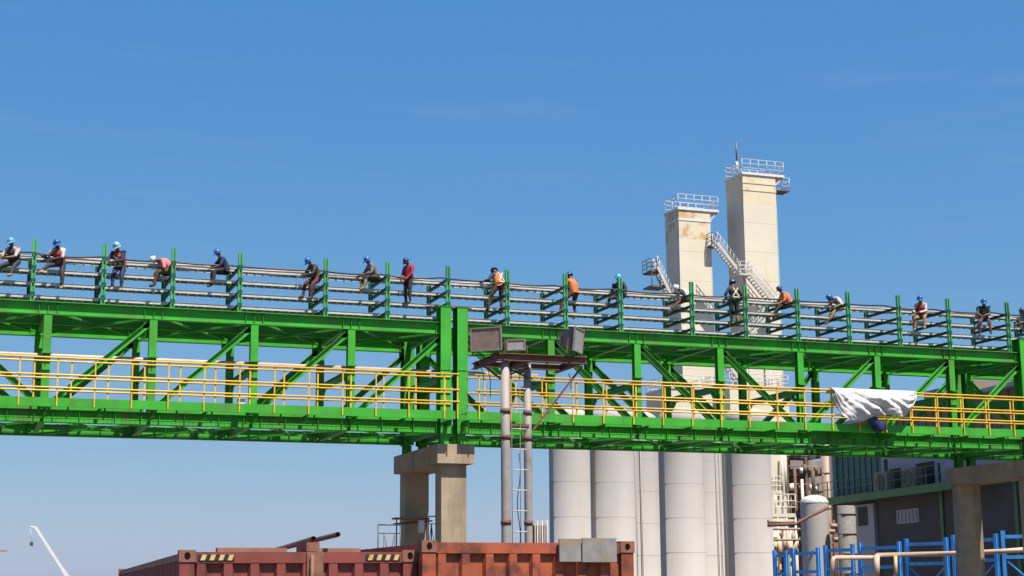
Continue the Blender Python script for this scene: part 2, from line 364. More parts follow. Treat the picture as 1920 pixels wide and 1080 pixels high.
for lv, z in enumerate(ARMS):
    zb = z+.055
    root = thing('cable_tray', (X0T, 55.75, zb), TN[lv]+' of the four long galvanised cable trays on the green rack', 'cable tray', 'cable trays on the bridge top')
    for y in (55.75, 56.25):
        s_ = WB()
        s_.box((X0T, y, zb), (X1T, y+.008, zb+.10)); s_.box((X0T, y-.02 if y < 56 else y+.009, zb+.101), (X1T, y+.008 if y < 56 else y+.03, zb+.107))
        s_.build('side_rail', 'galv', root)
    rg = WB(); xx = X0T+.1
    while xx < X1T: rg.box((xx, 55.759, zb-.02), (xx+.045, 56.249, zb+.012)); xx += .3
    rg.build('rung', 'galv', root, kind='stuff')
    # grey cables added to darken the tray inside and shade the stringer
    cb_ = WB()
    for k in range(5):
        ph = random.uniform(0, 6); yy = 55.81+k*.095
        cb_.tube([(X0T+.2+(X1T-X0T-.4)*t/90, yy+.012*math.sin(t*.9+ph), zb+.048+.01*math.sin(t*1.3+ph)) for t in range(91)], .034, 6)
    o = cb_.build('shading_cable_bundle', 'greycable'); tag(o, 'added grey cables darkening the '+TN[lv]+' cable tray', 'cables', 'added cables in the trays')
# sagging black cable and the pinkish one laid on the top tray
pts = []; xs_all = [-1.9, .45]+FX+[44.1, 46.4, 48.7]
for a, b_ in zip(xs_all[:-1], xs_all[1:]):
    sag = random.uniform(.03, .11)
    for t in range(8):
        f = t/8; pts.append((a+(b_-a)*f, 55.62+.03*math.sin(a+f*3), 13.70-4*sag*f*(1-f)+.02*math.sin(a*3)))
WB().tube(pts, .032, 8).build('cable', 'cable', label='thick black cable snaking along the top tray past the workers', cat='cable')
pts = [(p[0], 56.0, 13.66+.02*math.sin(p[0]*1.7)) for p in pts]
WB().tube(pts, .035, 8).build('cable', 'tan', label='pale pinkish cable lying inside the topmost tray', cat='cable')
# loose dark tube lying on the rack by the twin posts
WB().tube([at(658, 566, 55.9), at(884, 579, 55.7)], .035, 10).build('steel_tube', 'pipebrown', label='thin dark tube lying across the rack below the standing red shirt worker', cat='pipe')
# tan insulated pipe at middle level
WB().tube([(-10.5, 54.84, 10.06), (20.9, 54.84, 10.06)], .08, 14).build('insulated_pipe', 'tan', label='long pinkish tan pipe lying inside the bridge just above the yellow railing', cat='pipe')
c = at(452, 742, 54.0); WB().box((c.x-.12, 53.9, 8.48), (c.x+.12, 54.1, 8.76)).build('cardboard_box', 'white', label='small white box left on the walkway of the left span', cat='box')

# ------------------------------------------------------------------ floodlight mast
root = thing('floodlight_mast', (14.6, 40, 0), 'twin pole floodlight mast with rusty platform beams before the bridge', 'light mast')
pl, pr = at(947, 700, 40), at(988.5, 700, 40.25)
for nm, p, y, r_ in (('pole', pl, 40, .125), ('pole', pr, 40.25, .108)):
    b = WB().tube([(p.x, y, 0), (p.x, y, 3.0), (p.x, y, 5.9), (p.x, y, 8.28)], [r_*1.03, r_, r_, r_*.93], 20)
    po = b.build(nm, 'polepaint', root)
    for z in (3.95, 6.2, 6.9): WB().tube([(p.x, y, z), (p.x, y, z+.12)], r_*1.13, 20).build('collar', 'rust', po)
bl, br = at(925, 672, 39.9), at(1099, 672, 39.9)
z = 8.40
WB().ibeam((bl.x, 39.9, z), (br.x, 39.9, z), ZU, .2, .2).build('platform_beam', 'rust', root)
WB().ibeam((bl.x, 41.4, z), (br.x-.1, 41.4, z), ZU, .16, .14).build('platform_beam', 'rust', root)
for x in (bl.x+.12, br.x-.12, (bl.x+br.x)/2-.3): WB().ibeam((x, 40.02, z), (x, 41.9, z), ZU, .17, .15).build('cross_arm', 'rust', root)
a, b_ = at(1092, 686, 40), at(1000, 806, 40.1)
WB().bar(a, b_, YU, .05, .05).build('brace', 'rust', root)
WB().bar((pl.x, 40.1, 6.6), (pr.x, 40.15, 6.6), ZU, .06, .05).build('tie_bar', 'rust', root)
WB().bar((pl.x, 40.1, 8.18), (pr.x, 40.15, 7.9), ZU, .05, .04).build('brace', 'rust', root); WB().bar((pl.x, 40.1, 7.9), (pr.x, 40.15, 8.18), ZU, .05, .04).build('brace', 'rust', root)
WB().bar((pl.x-.7, 40.1, 8.26), (pl.x, 40.05, 7.75), ZU, .05, .04).build('brace', 'rust', root)
# hanging wires
for k, (x, y1, y2) in enumerate(((915, 690, 745), (902, 690, 712), (1066, 700, 730))):
    p = at(x, y1, 40.6); q = at(x+4, y2, 40.6); WB().tube([p, (p+q)/2+Vector((.05, 0, 0)), q], .012, 6).build('hanging_wire', 'cable', root)
def flood(c, w, h, d, rz, tilt, glass, label):
    r_ = thing('floodlight', c, label, 'floodlight', 'floodlights on the mast'); r_.rotation_euler = (R(tilt), 0, R(rz))
    b = MB(); t = .035   # housing: tapered box, rim frame in front (front faces -Y)
    fo = [(-w/2, 0, -h/2), (w/2, 0, -h/2), (w/2, 0, h/2), (-w/2, 0, h/2)]; ba = [(x*.72, d, z*.72) for x, y, z in fo]
    b.add(fo+ba, [(0, 1, 5, 4), (1, 2, 6, 5), (2, 3, 7, 6), (3, 0, 4, 7), (4, 5, 6, 7)])
    b.box((-w*.3, d+.001, -h*.25), (w*.3, d+.12, h*.25)); b.build('housing', 'lampbody', r_)
    b = MB(); b.box((-w/2-t, -.05, -h/2-t), (w/2+t, 0, -h/2)); b.box((-w/2-t, -.05, h/2), (w/2+t, 0, h/2+t)); b.box((-w/2-t, -.05, -h/2), (-w/2, 0, h/2)); b.box((w/2, -.05, -h/2), (w/2+t, 0, h/2))
    b.build('rim', 'board', r_)
    MB().box((-w/2, -.03, -h/2), (w/2, -.015, h/2)).build('lens_glass', glass, r_)
    b = MB().bar((-w/2-.06, d*.4, -h/2-.12), (w/2+.06, d*.4, -h/2-.12), ZU, .03, .05)
    for s2 in (-1, 1): b.bar((s2*(w/2+.06), d*.4, -h/2-.12), (s2*(w/2+.06), d*.4, 0), XU, .02, .05)
    b.build('mounting_yoke', 'rust', r_)
    return r_
c = at(912, 636, 39.9); flood(c, .82, .57, .36, -40, 3, 'lampglass', 'large brown floodlight facing the camera, left end of the mast platform')
c = at(968, 647, 41.0); flood(c, .46, .25, .25, -30, 0, 'lampglass2', 'small low floodlight behind the large one on the mast platform')
c = at(1083, 638, 39.9); flood(c, .72, .6, .34, 50, 6, 'lampglass2', 'floodlight turned away at the right end of the mast platform')
root = thing('ladder', (14.62, 40.05, 0), 'thin steel ladder between the two mast poles', 'ladder')
la, lb = at(960, 900, 40.05), at(976, 900, 40.05)
for p in (la, lb): WB().tube([(p.x, 40.05, .2), (p.x, 40.05, 8.1)], .012, 6).build('stile', 'pipebrown', root)
zz = .5
while zz < 8: WB().tube([(la.x, 40.05, zz), (pr.x-.1, 40.05, zz)], .013, 6).build('rung', 'galv', root); zz += .545
pts = [at(973+3*math.sin(t*.9), 850+t*18, 40.3) for t in range(12)]
WB().tube(pts, .014, 6).build('wire', 'cable', label='loose black wire hanging beside the mast ladder', cat='wire')

# ------------------------------------------------------------------ white tarp and blue bag on the railing
NU, NV = 90, 44
xa, xb = at(1557, 735, 53.3).x, at(1714, 740, 53.3).x
prof = [(0, .5), (.04, .75), (.1, 1.08), (.2, 1.24), (.3, 1.28), (.42, 1.22), (.55, 1.02), (.63, 1.0), (.72, 1.02), (.8, 1.05), (.88, .98), (.94, .72), (1, .3)]
def pf(u):
    for (a, va), (b, vb) in zip(prof[:-1], prof[1:]):
        if a <= u <= b: return va+(vb-va)*(u-a)/(b-a)
tp = MB(); vs_ = []
for j in range(NV+1):
    for i in range(NU+1):
        u = i/NU; v = j/NV; L = pf(u)
        back = .12
        X = xa+(xb-xa)*u; 
        nn = mnoise.noise(Vector((u*3.2+v*1.5, v*1.2, 0))); n2 = mnoise.noise(Vector((u*9+v*5, v*3-u*2, 4))); n3 = mnoise.noise(Vector((u*24-v*9, v*8, 9)))
        ridge = abs(mnoise.noise(Vector((u*6.5-v*2.8, v*1.6, 2.5))))
        if v < back: t = v/back; y = 53.36+.32*(1-t)-.05*t; z = 9.87-.18*(1-t)**2
        else:
            t = (v-back)/(1-back); y = 53.31-.42*math.sin(t*2.75)*(.55+.6*nn)-.3*ridge*min(1, t*3)-.06*abs(n2)*min(1, t*3)-.025*n3*min(1, t*3); z = 9.87-L*t
        X += .25*(.5-u)*t*(.6+nn) if v >= back else 0
        vs_.append((X+.05*nn, y, z+.05*n2*v))
tp.add(vs_, [(j*(NU+1)+i, j*(NU+1)+i+1, (j+1)*(NU+1)+i+1, (j+1)*(NU+1)+i) for j in range(NV) for i in range(NU)], True)
o = tp.build('tarp', 'tarp', label='crumpled white tarp draped over the yellow railing near the right end', cat='tarp')
sm = o.modifiers.new('solid', 'SOLIDIFY'); sm.thickness = .008
sb = MB(); c = at(1643, 795, 53.2); vs_ = []
for j in range(13):
    for i in range(20):
        th = math.pi*j/12; ph = 2*math.pi*i/20; d = Vector((math.sin(th)*math.cos(ph)*.3, math.sin(th)*math.sin(ph)*.13, math.cos(th)*.24))
        d *= 1+.9*mnoise.noise(d*4.2+Vector((3, 1, 2)))+.25*mnoise.noise(d*16); vs_.append(c+d)
sb.add(vs_, [(j*20+i, (j+1)*20+i, (j+1)*20+(i+1) % 20, j*20+(i+1) % 20) for j in range(12) for i in range(20)], True)
sb.build('bag', 'bluebag', label='dark blue bag hanging under the white tarp', cat='bag')

# ------------------------------------------------------------------ cream towers
def tower(corner_px, right_px, left_px, y_top, Y, label, head):
    c = at(corner_px, y_top, Y); r_ = at(right_px, y_top, Y); zt = c.z
    D = .5
    while px((c.x, Y+D, zt))[0] > left_px: D += .02
    x0, x1 = c.x, r_.x
    root = thing('tower', ((x0+x1)/2, Y, 0), label, 'tower', 'cream square towers of the gas plant')
    WB().box((x0, Y, 0), (x1, Y+D, zt-3.2)).build('shell', 'cream', root)
    WB().box((x0-.002, Y-.002, zt-3.195), (x1+.002, Y+D+.002, zt-.25)).build('stained_head', head, root)
    z = 3
    while z < zt-4:
        WB().box((x0-.01, Y-.01, z), (x1+.01, Y+D+.01, z+.02)).build('panel_joint', 'cream', root); z += 2.95
    # slim corner trims
    for x in (x0, x1): WB().box((x-.03, Y-.03, 0), (x+.03, Y-.004, zt-3.2)).build('corner_trim', 'white', root)
    return root, x0, x1, D, zt
def rails_box(root, x0, x1, y0, y1, z, h, m='steelwhite', step=.95, levels=(1, .66, .33)):
    for (a, b_) in (((x0, y0), (x1, y0)), ((x1, y0), (x1, y1)), ((x1, y1), (x0, y1)), ((x0, y1), (x0, y0))):
        for l in levels: WB().tube([(a[0], a[1], z+h*l), (b_[0], b_[1], z+h*l)], .035, 6, caps=False).build('rail', m, root)
        L = math.hypot(b_[0]-a[0], b_[1]-a[1]); k = max(1, round(L/step))
        for i in range(k): WB().tube([(a[0]+(b_[0]-a[0])*i/k, a[1]+(b_[1]-a[1])*i/k, z), (a[0]+(b_[0]-a[0])*i/k, a[1]+(b_[1]-a[1])*i/k, z+h)], .035, 6).build('baluster', m, root)
rL, lx0, lx1, lD, lz = tower(1272, 1331, 1247, 388, 140, 'shorter cream tower with rust stain near its top', 'creamrust2')
rR, rx0, rx1, rD, rz_ = tower(1392, 1453, 1361, 322, 138, 'taller cream tower with antenna and roof railing', 'creamrust')
def roof(root, x0, x1, Y, D, zt, ext, band):
    WB().box((x0-.12, Y-.12, zt-.25), (x1+ext, Y+D+.1, zt)).build('roof_slab', 'white', root)
    rails_box(root, x0-.05, x1+ext-.05, Y-.05, Y+D, zt, 1.35)
    b = WB(); xe = x1+ext-.1
    b.bar((x1, Y+.1, zt-1.1), (xe, Y+.1, zt-.28), ZU, .14, .12); b.bar((x1, Y+D-.1, zt-1.1), (xe, Y+D-.1, zt-.28), ZU, .14, .12); b.build('platform_bracket', 'steelwhite', root)
    for z_, m in band: WB().box((x0-.05, Y-.05, z_), (x1+.05, Y+D+.05, z_+.22)).build('head_band', m, root)
roof(rL, lx0, lx1, 140, lD, lz, .95, [(lz-1.35, 'white')])
roof(rR, rx0, rx1, 138, rD, rz_, 1.0, [(rz_-1.15, 'creamrust'), (rz_-1.9, 'creamrust')])
# small side platform on the right tower
p = at(1478, 358, 138.5)
b = WB().box((rx1, 138.3, p.z-.1), (p.x+.1, 139.9, p.z)); b.build('side_platform', 'plantdark', rR); rails_box(rR, rx1+.06, p.x+.06, 138.34, 139.86, p.z, 1.3)
a = at(1382, 322, 139.5)
root = thing('antenna', (a.x, 139.5, rz_), 'thin dark antenna rod on a white base on the taller tower roof', 'antenna')
WB().tube([(a.x, 139.5, rz_), (a.x, 139.5, rz_+1.5)], .16, 10).build('base', 'steelwhite', root)
WB().tube([(a.x, 139.5, rz_+1.5), (a.x, 139.5, rz_+3.5)], .09, 6).build('rod', 'pipebrown', root)
def stair(p0, p1, Y, w, label, wide_y=1.0):
    """stair from pixel p0 (upper) to p1 (lower) at distance Y"""
    a, b_ = at(*p0, Y), at(*p1, Y)
    root = thing('stair_flight', b_, label, 'stair', 'open steel stair flights on the towers')
    for dy in (0, wide_y):
        WB().bar(a+Vector((0, dy, 0)), b_+Vector((0, dy, 0)), ZU, .28, .06).build('stringer', 'steelwhite', root)
        for h in (.55, 1.1): WB().tube([a+Vector((0, dy, h)), b_+Vector((0, dy, h))], .035, 6).build('handrail', 'steelwhite', root)
        k = 7
        for i in range(k+1):
            p = a+(b_-a)*i/k+Vector((0, dy, 0)); WB().tube([p, p+Vector((0, 0, 1.1))], .03, 6).build('baluster', 'steelwhite', root)
    n_ = int(abs(a.z-b_.z)/.25)
    for i in range(n_):
        p = a+(b_-a)*(i+.5)/n_; WB().box((p.x-.13, Y+.04, p.z-.02), (p.x+.13, Y+wide_y-.04, p.z+.02)).build('tread', 'steelwhite', root)
    return root
def landing(pa, pb, Y, d, label, m='steelwhite', hang=0):
    a, b_ = at(*pa, Y), at(*pb, Y)
    root = thing('stair_landing', (a.x, Y, a.z), label, 'landing', 'steel stair landings on the towers')
    WB().box((a.x, Y, a.z-.15), (b_.x, Y+d, a.z)).build('floor', m, root)
    rails_box(root, a.x, b_.x, Y, Y+d, a.z, 1.2, m)
    if hang:
        for x in (a.x+.1, b_.x-.1): WB().tube([(x, Y+.1, a.z-.15), (x, Y+.1, a.z-hang)], .05, 6).build('hanger', m, root)
        WB().box((a.x, Y, a.z-hang-.15), (b_.x+.6, Y+d, a.z-hang)).build('floor', m, root)
landing((1221, 506), (1240, 506), 139.2, 2, 'dark landing hanging at the left side of the shorter tower', 'plantdark', hang=1.5)
stair((1233, 500), (1262, 560), 139, 1, 'stair flight climbing the left side of the shorter tower')
landing((1334, 458), (1348, 458), 139, 1.5, 'small landing between the two towers', 'plantdark')
stair((1345, 455), (1389, 512), 136.6, 1, 'stair flight rising left from the taller tower toward the shorter one')
landing((1386, 512), (1410, 512), 136.4, 1.6, 'landing at the corner of the taller tower')
stair((1407, 512), (1458, 575), 136.4, 1, 'stair flight crossing the front of the taller tower')
stair((1458, 575), (1395, 640), 136.2, 1, 'lower stair flight crossing back on the taller tower')
stair((1345, 655), (1395, 722), 136.6, 1, 'lowest visible stair flight between the towers behind the bridge')
for x in (1398, 1440):
    p = at(x, 600, 137.3); WB().tube([(p.x, 137.3, 0), (p.x, 137.3, at(x, 520 if x < 1420 else 560, 137.3).z)], .1, 8).build('stair_post', 'steelwhite', label='white stair support post on the taller tower, '+('left' if x < 1420 else 'right')+' one', cat='post', group='stair posts')
# cream annexes at the towers' feet seen through the railing
for (xa_, xb_, yt, Y, lab) in ((1255, 1335, 728, 130, 'cream annex block at the foot of the shorter tower'), (1368, 1478, 725, 128, 'cream annex block at the foot of the taller tower')):
    a, b_ = at(xa_, yt, Y), at(xb_, yt, Y); root = thing('plant_building', ((a.x+b_.x)/2, Y, 0), lab, 'building')
    WB().box((a.x, Y, 0), (b_.x, Y+5, a.z)).build('wall', 'cream', root); WB().box((a.x-.1, Y-.1, a.z), (b_.x+.1, Y+5.1, a.z+.15)).build('roof', 'white', root)
    rails_box(root, a.x, b_.x, Y, Y+5, a.z+.15, 1.1)
    for k in range(3): 
        zz = 2+k*4.2; WB().box((a.x+1, Y-.03, zz), (a.x+2.2, Y-.004, zz+1.4)).build('window', 'glass', root)

# ------------------------------------------------------------------ vertical storage tanks
TL = ['leftmost tall pale storage tank below the bridge', 'second tall pale storage tank from the left, touching the first', 'tall pale storage tank set back between the second and third front tanks',
      'third front tall pale storage tank, below the shorter tower', 'tall pale storage tank set back, right of the third front tank', 'rightmost tall pale storage tank, in front of the piping']
for i, (xc, w, Y, yt) in enumerate(((1066, 76, 103, 764), (1146, 82, 103, 762), (1194, 76, 112, 770), (1274, 83, 103, 764), (1312, 76, 112, 772), (1399, 84, 103, 764))):
    p = at(xc, yt, Y); dpt = (p-Vector((0, 0, CZ))).dot(fw); r_ = w/2/FPX*dpt; H = p.z
    root = thing('storage_tank', (p.x, Y, 0), TL[i], 'tank', 'tall vertical storage tanks')
    MB().lathe((0, 0, 0), [(r_*1.02, 0), (r_*1.02, .3), (r_, .31), (r_, H-r_*.55)], 200).build('shell', 'tank', root)
    MB().lathe((0, 0, 0), [(r_, H-r_*.55+.001)]+[(r_*math.cos(t*math.pi/16), H-r_*.55+r_*.55*math.sin(t*math.pi/16)) for t in range(1, 8)]+[(.001, H)], 200).build('dome', 'tank', root)
    z = 2.4
    while z < H-2:
        MB().lathe((0, 0, 0), [(r_+.001, z), (r_+.003, z+.02), (r_+.001, z+.04)], 200).build('weld_seam', 'tank', root); z += 2.4
    a0 = R(200+i*23)
    for s2 in (-.04, .04):
        MB().tube([((r_+.12)*math.cos(a0+s2*3), (r_+.12)*math.sin(a0+s2*3), .3), ((r_+.12)*math.cos(a0+s2*3), (r_+.12)*math.sin(a0+s2*3), H-r_*.5)], .03, 6).build('ladder_rail', 'tank', root) if i in (2, 4) else None
# small pipe stack left of tanks
root = thing('pipe_manifold', at(1014, 1010, 90), 'small dark manifold with upright pipes left of the first tank', 'manifold')
base = root.location.copy(); a, b_ = at(1000, 985, 90), at(1027, 985, 90)
WB().box((a.x, 90, 0), (b_.x, 91, a.z)).build('body', 'plantdark', root)
for k in range(6):
    x = a.x+(b_.x-a.x)*(k+.5)/6; WB().tube([(x, 89.9, 0), (x, 89.9, a.z+.3)], .05, 8).build('pipe', 'tank' if k % 2 else 'pinkgrey', root)

# ------------------------------------------------------------------ process plant between tanks and building
def tubes(name, root, lst, m, Y, r_):
    for path in lst: WB().tube([at(x, y, Y) for x, y in path], r_, 10).build(name, m, root)
# tall cream block and small deck
a, b_ = at(1436, 846, 118), at(1472, 846, 118)
root = thing('plant_building', ((a.x+b_.x)/2, 118, 0), 'cream plant block with blue sign right of the last tank', 'building')
WB().box((a.x, 118, 0), (b_.x, 122, at(1436, 780, 118).z)).build('wall', 'cream', root)
p, q = at(1441, 920, 117.9), at(1449, 931, 117.9); WB().box((p.x, 117.94, q.z), (q.x, 117.98, p.z)).build('sign', 'bluebag', root)
tubes('downpipe', root, [[(1466, 850), (1466, 925)], [(1472, 850), (1474, 930)]], 'cream', 117.6, .1)
root = thing('service_deck', at(1465, 962, 112), 'cream service deck with railings at the foot of the cream block', 'platform')
a, b_ = at(1441, 962, 112), at(1492, 962, 112)
WB().box((a.x, 112, a.z-.3), (b_.x, 114, a.z)).build('floor', 'cream', root); rails_box(root, a.x, b_.x, 112, 114, a.z, 1.5, 'cream', .6)
WB().box((a.x, 112.2, a.z+1.6), (b_.x-1, 113.8, a.z+1.8)).build('floor', 'cream', root); rails_box(root, a.x, b_.x-1, 112.2, 113.8, a.z+1.8, 1.1, 'cream', .6)
for k in range(4): x = a.x+(b_.x-a.x)*k/3; WB().tube([(x, 112.1, 0), (x, 112.1, a.z-.3)], .09, 8).build('leg', 'cream', root)
# brown process structure
a, b_ = at(1474, 860, 124), at(1545, 860, 124)
root = thing('process_structure', ((a.x+b_.x)/2, 124, 0), 'brown multi level process structure with valves behind the domed tank', 'structure')
zt_ = at(1474, 856, 124).z; zb_ = at(1474, 1020, 124).z
for x in (a.x, (a.x+b_.x)/2, b_.x):
    for y in (124, 127): WB().ibeam((x, y, 0), (x, y, zt_), YU, .25, .25).build('column', 'plantdark', root)
WB().box((a.x, 127.4, 0), (b_.x+4, 128, zt_)).build('back_wall', 'pinkgrey', root)
for k in range(6):
    z = zt_-k*1.55
    WB().ibeam((a.x, 124, z), (b_.x, 124, z), ZU, .2, .15).build('floor_beam', 'plantdark' if k % 2 else 'brownwall', root)
    WB().box((a.x, 124.2, z-.05), (b_.x, 127, z)).build('floor', 'plantdark', root)
    for j in range(5):
        x = a.x+(b_.x-a.x)*random.uniform(.05, .95); s2 = random.uniform(.15, .35)
        WB().tube([(x, 123.8, z+.1), (x, 123.8, z+.1+s2*2.2)], s2*.7, 10).build('valve', random.choice(['plantdark', 'cream', 'rust', 'white']), root)
    WB().tube([(a.x, 123.9, z+.7), (b_.x, 123.9, z+.7)], .05, 6).build('rail', 'pinkgrey', root)
for k in range(5):
    x = a.x+(b_.x-a.x)*(.15+.18*k); WB().tube([(x, 123.6, 0), (x, 123.6, zt_-1-k)], .13, 8).build('riser_pipe', ['rust', 'cream', 'plantdark', 'bronze', 'cream'][k], root)
# tan column
p = at(1548, 850, 120); root = thing('column_vessel', (p.x, 120, 0), 'tall slim tan insulated column beside the teal building', 'column')
WB().tube([(p.x, 120, 0), (p.x, 120, at(1548, 820, 120).z)], .42, 20).build('shell', 'bronze', root)
for z in (3, 6, 9, 12): WB().tube([(p.x, 120, z), (p.x, 120, z+.12)], .46, 20).build('band', 'bronze', root)
for x in (1556, 1562):
    p = at(x, 860, 118); WB().tube([(p.x, 118, 0), (p.x, 118, p.z+1)], .08, 8).build('standpipe', 'plantdark' if x < 1560 else 'tan', label='slim '+('dark' if x < 1560 else 'pale')+' standpipe right of the tan column', cat='pipe')
# domed tank
p = at(1526, 928, 88); dpt = (p-Vector((0, 0, CZ))).dot(fw); r_ = 26/FPX*dpt; H = p.z
root = thing('domed_tank', (p.x, 88, 0), 'short pale tank with white domed top above the blue frames', 'tank')
MB().lathe((0, 0, 0), [(r_, 0), (r_, H-r_*.6)], 160).build('shell', 'tank', root)
MB().lathe((0, 0, 0), [(r_+.02, H-r_*.6+.001), (r_+.02, H-r_*.52)]+[(r_*math.cos(t*math.pi/16), H-r_*.52+r_*.52*math.sin(t*math.pi/16)) for t in range(1, 8)]+[(.001, H)], 160).build('dome', 'steelwhite', root)
MB().tube([(0, 0, H-.02), (0, 0, H+1.5)], .12, 8).build('vent_pipe', 'plantdark', root)
WB().tube([at(1440, 985, 86), at(1490, 983, 86), at(1520, 967, 86), at(1553, 952, 86)], .1, 10).build('process_pipe', 'rust', label='rust brown pipe crossing in front of the domed tank', cat='pipe')
WB().tube([at(1440, 978, 89), at(1488, 978, 89)], .13, 10).build('process_pipe', 'tan', label='thick tan pipe left of the domed tank', cat='pipe')
# ribbed tank
p = at(1586, 950, 86); dpt = (p-Vector((0, 0, CZ))).dot(fw); r_ = 17/FPX*dpt; H = p.z
root = thing('ribbed_tank', (p.x, 86, 0), 'weathered pale cylindrical tank with pipe hoops before the teal building', 'tank')
MB().lathe((0, 0, 0), [(r_, 0), (r_, H), (r_*.9, H+.05), (.001, H+.08)], 36).build('shell', 'board', root)
for k in range(5): z = H-.5-k*1.2; MB().lathe((0, 0, 0), [(r_+.002, z), (r_+.04, z), (r_+.04, z+.06), (r_+.002, z+.06)], 36).build('hoop', 'plantdark', root)
# upright valves cluster
root = thing('valve_cluster', at(1465, 1050, 106), 'dense cluster of cream and brown upright pipes left of the domed tank', 'piping')
for k in range(16):
    x = 1444+k*3.3; y1 = random.uniform(985, 1005); m = random.choice(['cream', 'bronze', 'plantdark', 'creamrust', 'tan', 'white'])
    Y = 105+random.uniform(0, 3); a = at(x, y1, Y); r_ = random.uniform(.06, .13)
    WB().tube([(a.x, Y, 0), (a.x, Y, a.z)], r_, 8).build('upright_pipe', m, root)
    WB().tube([(a.x, Y, a.z-random.uniform(.6, 1.6)), (a.x, Y, a.z-.4)], r_*2, 8).build('flange', m, root)
for y in (992, 1012): 
    a, b_ = at(1442, y, 104.8), at(1500, y, 104.8); WB().tube([a, b_], .09, 8).build('header_pipe', 'bronze', root)
root = thing('valve_stand', at(1560, 1050, 94), 'brown valve stand between the domed and ribbed tanks', 'valve')
for k, (x, y1) in enumerate(((1556, 985), (1563, 975), (1569, 1000))):
    a = at(x, y1, 94); WB().tube([(a.x, 94, 0), (a.x, 94, a.z)], .09, 8).build('pipe', 'rust' if k else 'plantdark', root); WB().tube([(a.x-.3, 94, a.z-.4), (a.x+.3, 94, a.z-.4)], .16, 10).build('flange', 'bronze', root)

# ------------------------------------------------------------------ long building on the right (wall runs away from the camera)
Apt = at(1560, 940, 100); dirn = Vector((-.113, -.9936, 0)); nrm = Vector((-.9936, .113, 0))
broot = thing('industrial_building', (Apt.x, 100, 0), 'long shaded industrial building at the right with green balcony beam', 'building')
def fz(x, y):
    """pixel -> (s along wall, z) on the wall plane"""
    d = fw*FPX + rt*(x-960) + up*(540-y); o = Vector((0, 0, CZ)); t = (Vector((Apt.x, 100, 0))-o).dot(nrm)/d.dot(nrm); p = o+d*t
    return (p-Vector((Apt.x, 100, 0))).dot(dirn), p.z
def W(s, out, z): return Vector((Apt.x, 100, 0))+dirn*s+nrm*out+Vector((0, 0, z))
def wbox(s0, s1, o0, o1, z0, z1, name, m, parent=broot):
    b = WB(); c = [W(s, o, z) for z in (z0, z1) for s, o in ((s0, o0), (s1, o0), (s1, o1), (s0, o1))]
    b.add(c, [(3, 2, 1, 0), (4, 5, 6, 7), (0, 1, 5, 4), (1, 2, 6, 5), (2, 3, 7, 6), (3, 0, 4, 7)]); return b.build(name, m, parent)
s_end = fz(1920, 800)[0]+10
z_beam = fz(1560, 943)[1]; z_top = fz(1880, 722)[1]
z_beam_t = fz(1560, 925)[1]
s_t = fz(1645, 880)[0]; s_w = fz(1800, 880)[0]
wbox(0, s_end, -12, 0, 0, z_beam, 'lower_wall', 'greywall')
wbox(0, s_t, -12, -.3, z_beam+.001, z_top-1, 'teal_wall', 'teal')
wbox(s_t+.001, s_w, -12, -.3, z_beam+.001, z_top-2.4, 'white_wall', 'whitewall')
wbox(s_w+.001, s_end, -12, -.3, z_beam+.001, z_top-2.4, 'brown_wall', 'whitewall')
wbox(s_t+.001, s_end, -11.9, -.28, z_top-2.399, z_top-.25, 'upper_cladding', 'brownwall')
wbox(-.3, s_end, -12.3, .35, z_top-.249, z_top, 'roof', 'roofmat')
k = s_t+.5
while k < s_end: wbox(k, k+.08, -.279, -.22, z_top-2.39, z_top-.26, 'cladding_rib', 'brownwall'); k += 1.0
k = .4
while k < s_t: wbox(k, k+.12, -.299, -.24, z_beam+.4, z_top-1.01, 'cladding_rib', 'greendark' if abs(k-4) < .5 else 'teal'); k += .9
wbox(-.2, s_w+4, .001, 1.0, z_beam-.1, z_beam, 'balcony_floor', 'greendark'); wbox(-.2, s_end, 1.001, 1.1, z_beam-.25, z_beam+.25, 'balcony_beam', 'greendark')
for z in (.55, 1.1): wbox(-.2, s_w, 1.03, 1.07, z_beam+.25+z-.02, z_beam+.25+z+.02, 'balcony_rail', 'greendark')
k = 0
while k < s_w: wbox(k, k+.06, 1.02, 1.08, z_beam+.251, z_beam+1.35, 'balcony_post', 'greendark'); k += 1.6
for x in (1765, 1905):
    s_, z_ = fz(x, 950); wbox(s_, s_+.35, .001, .12, 0, z_beam-.101, 'wall_column', 'greendark')
for (x0_, y0_, x1_, y1_, m, nm) in ((1682, 957, 1725, 980, 'whitewall', 'window'),):
    s0, z1_ = fz(x0_, y0_); s1, z0_ = fz(x1_, y1_)
    z0_ = fz(x0_, 983)[1]; w_ = wbox(s0, s1, .002, .06, z0_, z1_, nm, m)
    for k in range(6): a_ = s0+(s1-s0)*(k+.5)/6; wbox(a_, a_+.05, .061, .08, z0_+.1, z1_-.1, 'glazing_bar', 'greywall', broot)
s0, z1_ = fz(1606, 948); s1, _ = fz(1644, 948); wbox(s0, s1, .002, .25, 0, z1_, 'door_panel', 'whitewall')
s0, z1_ = fz(1615, 952); s1, z0_ = fz(1634, 985); wbox(s0, s1, .252, .3, z0_, z1_, 'window', 'glass')
for (x0_, y0_, x1_, y1_) in ((1650, 862, 1658, 908), (1662, 880, 1684, 915), (1710, 870, 1745, 905), (1750, 868, 1756, 905)):
    s0, z1_ = fz(x0_, y0_); s1, z0_ = fz(x1_, y1_); wbox(s0, s1, -.298, -.25, z0_, z1_, 'window', 'glass')
wbox(0, .3, -.299, 0, z_beam+.001, z_top-1, 'corner_post', 'steelwhite')
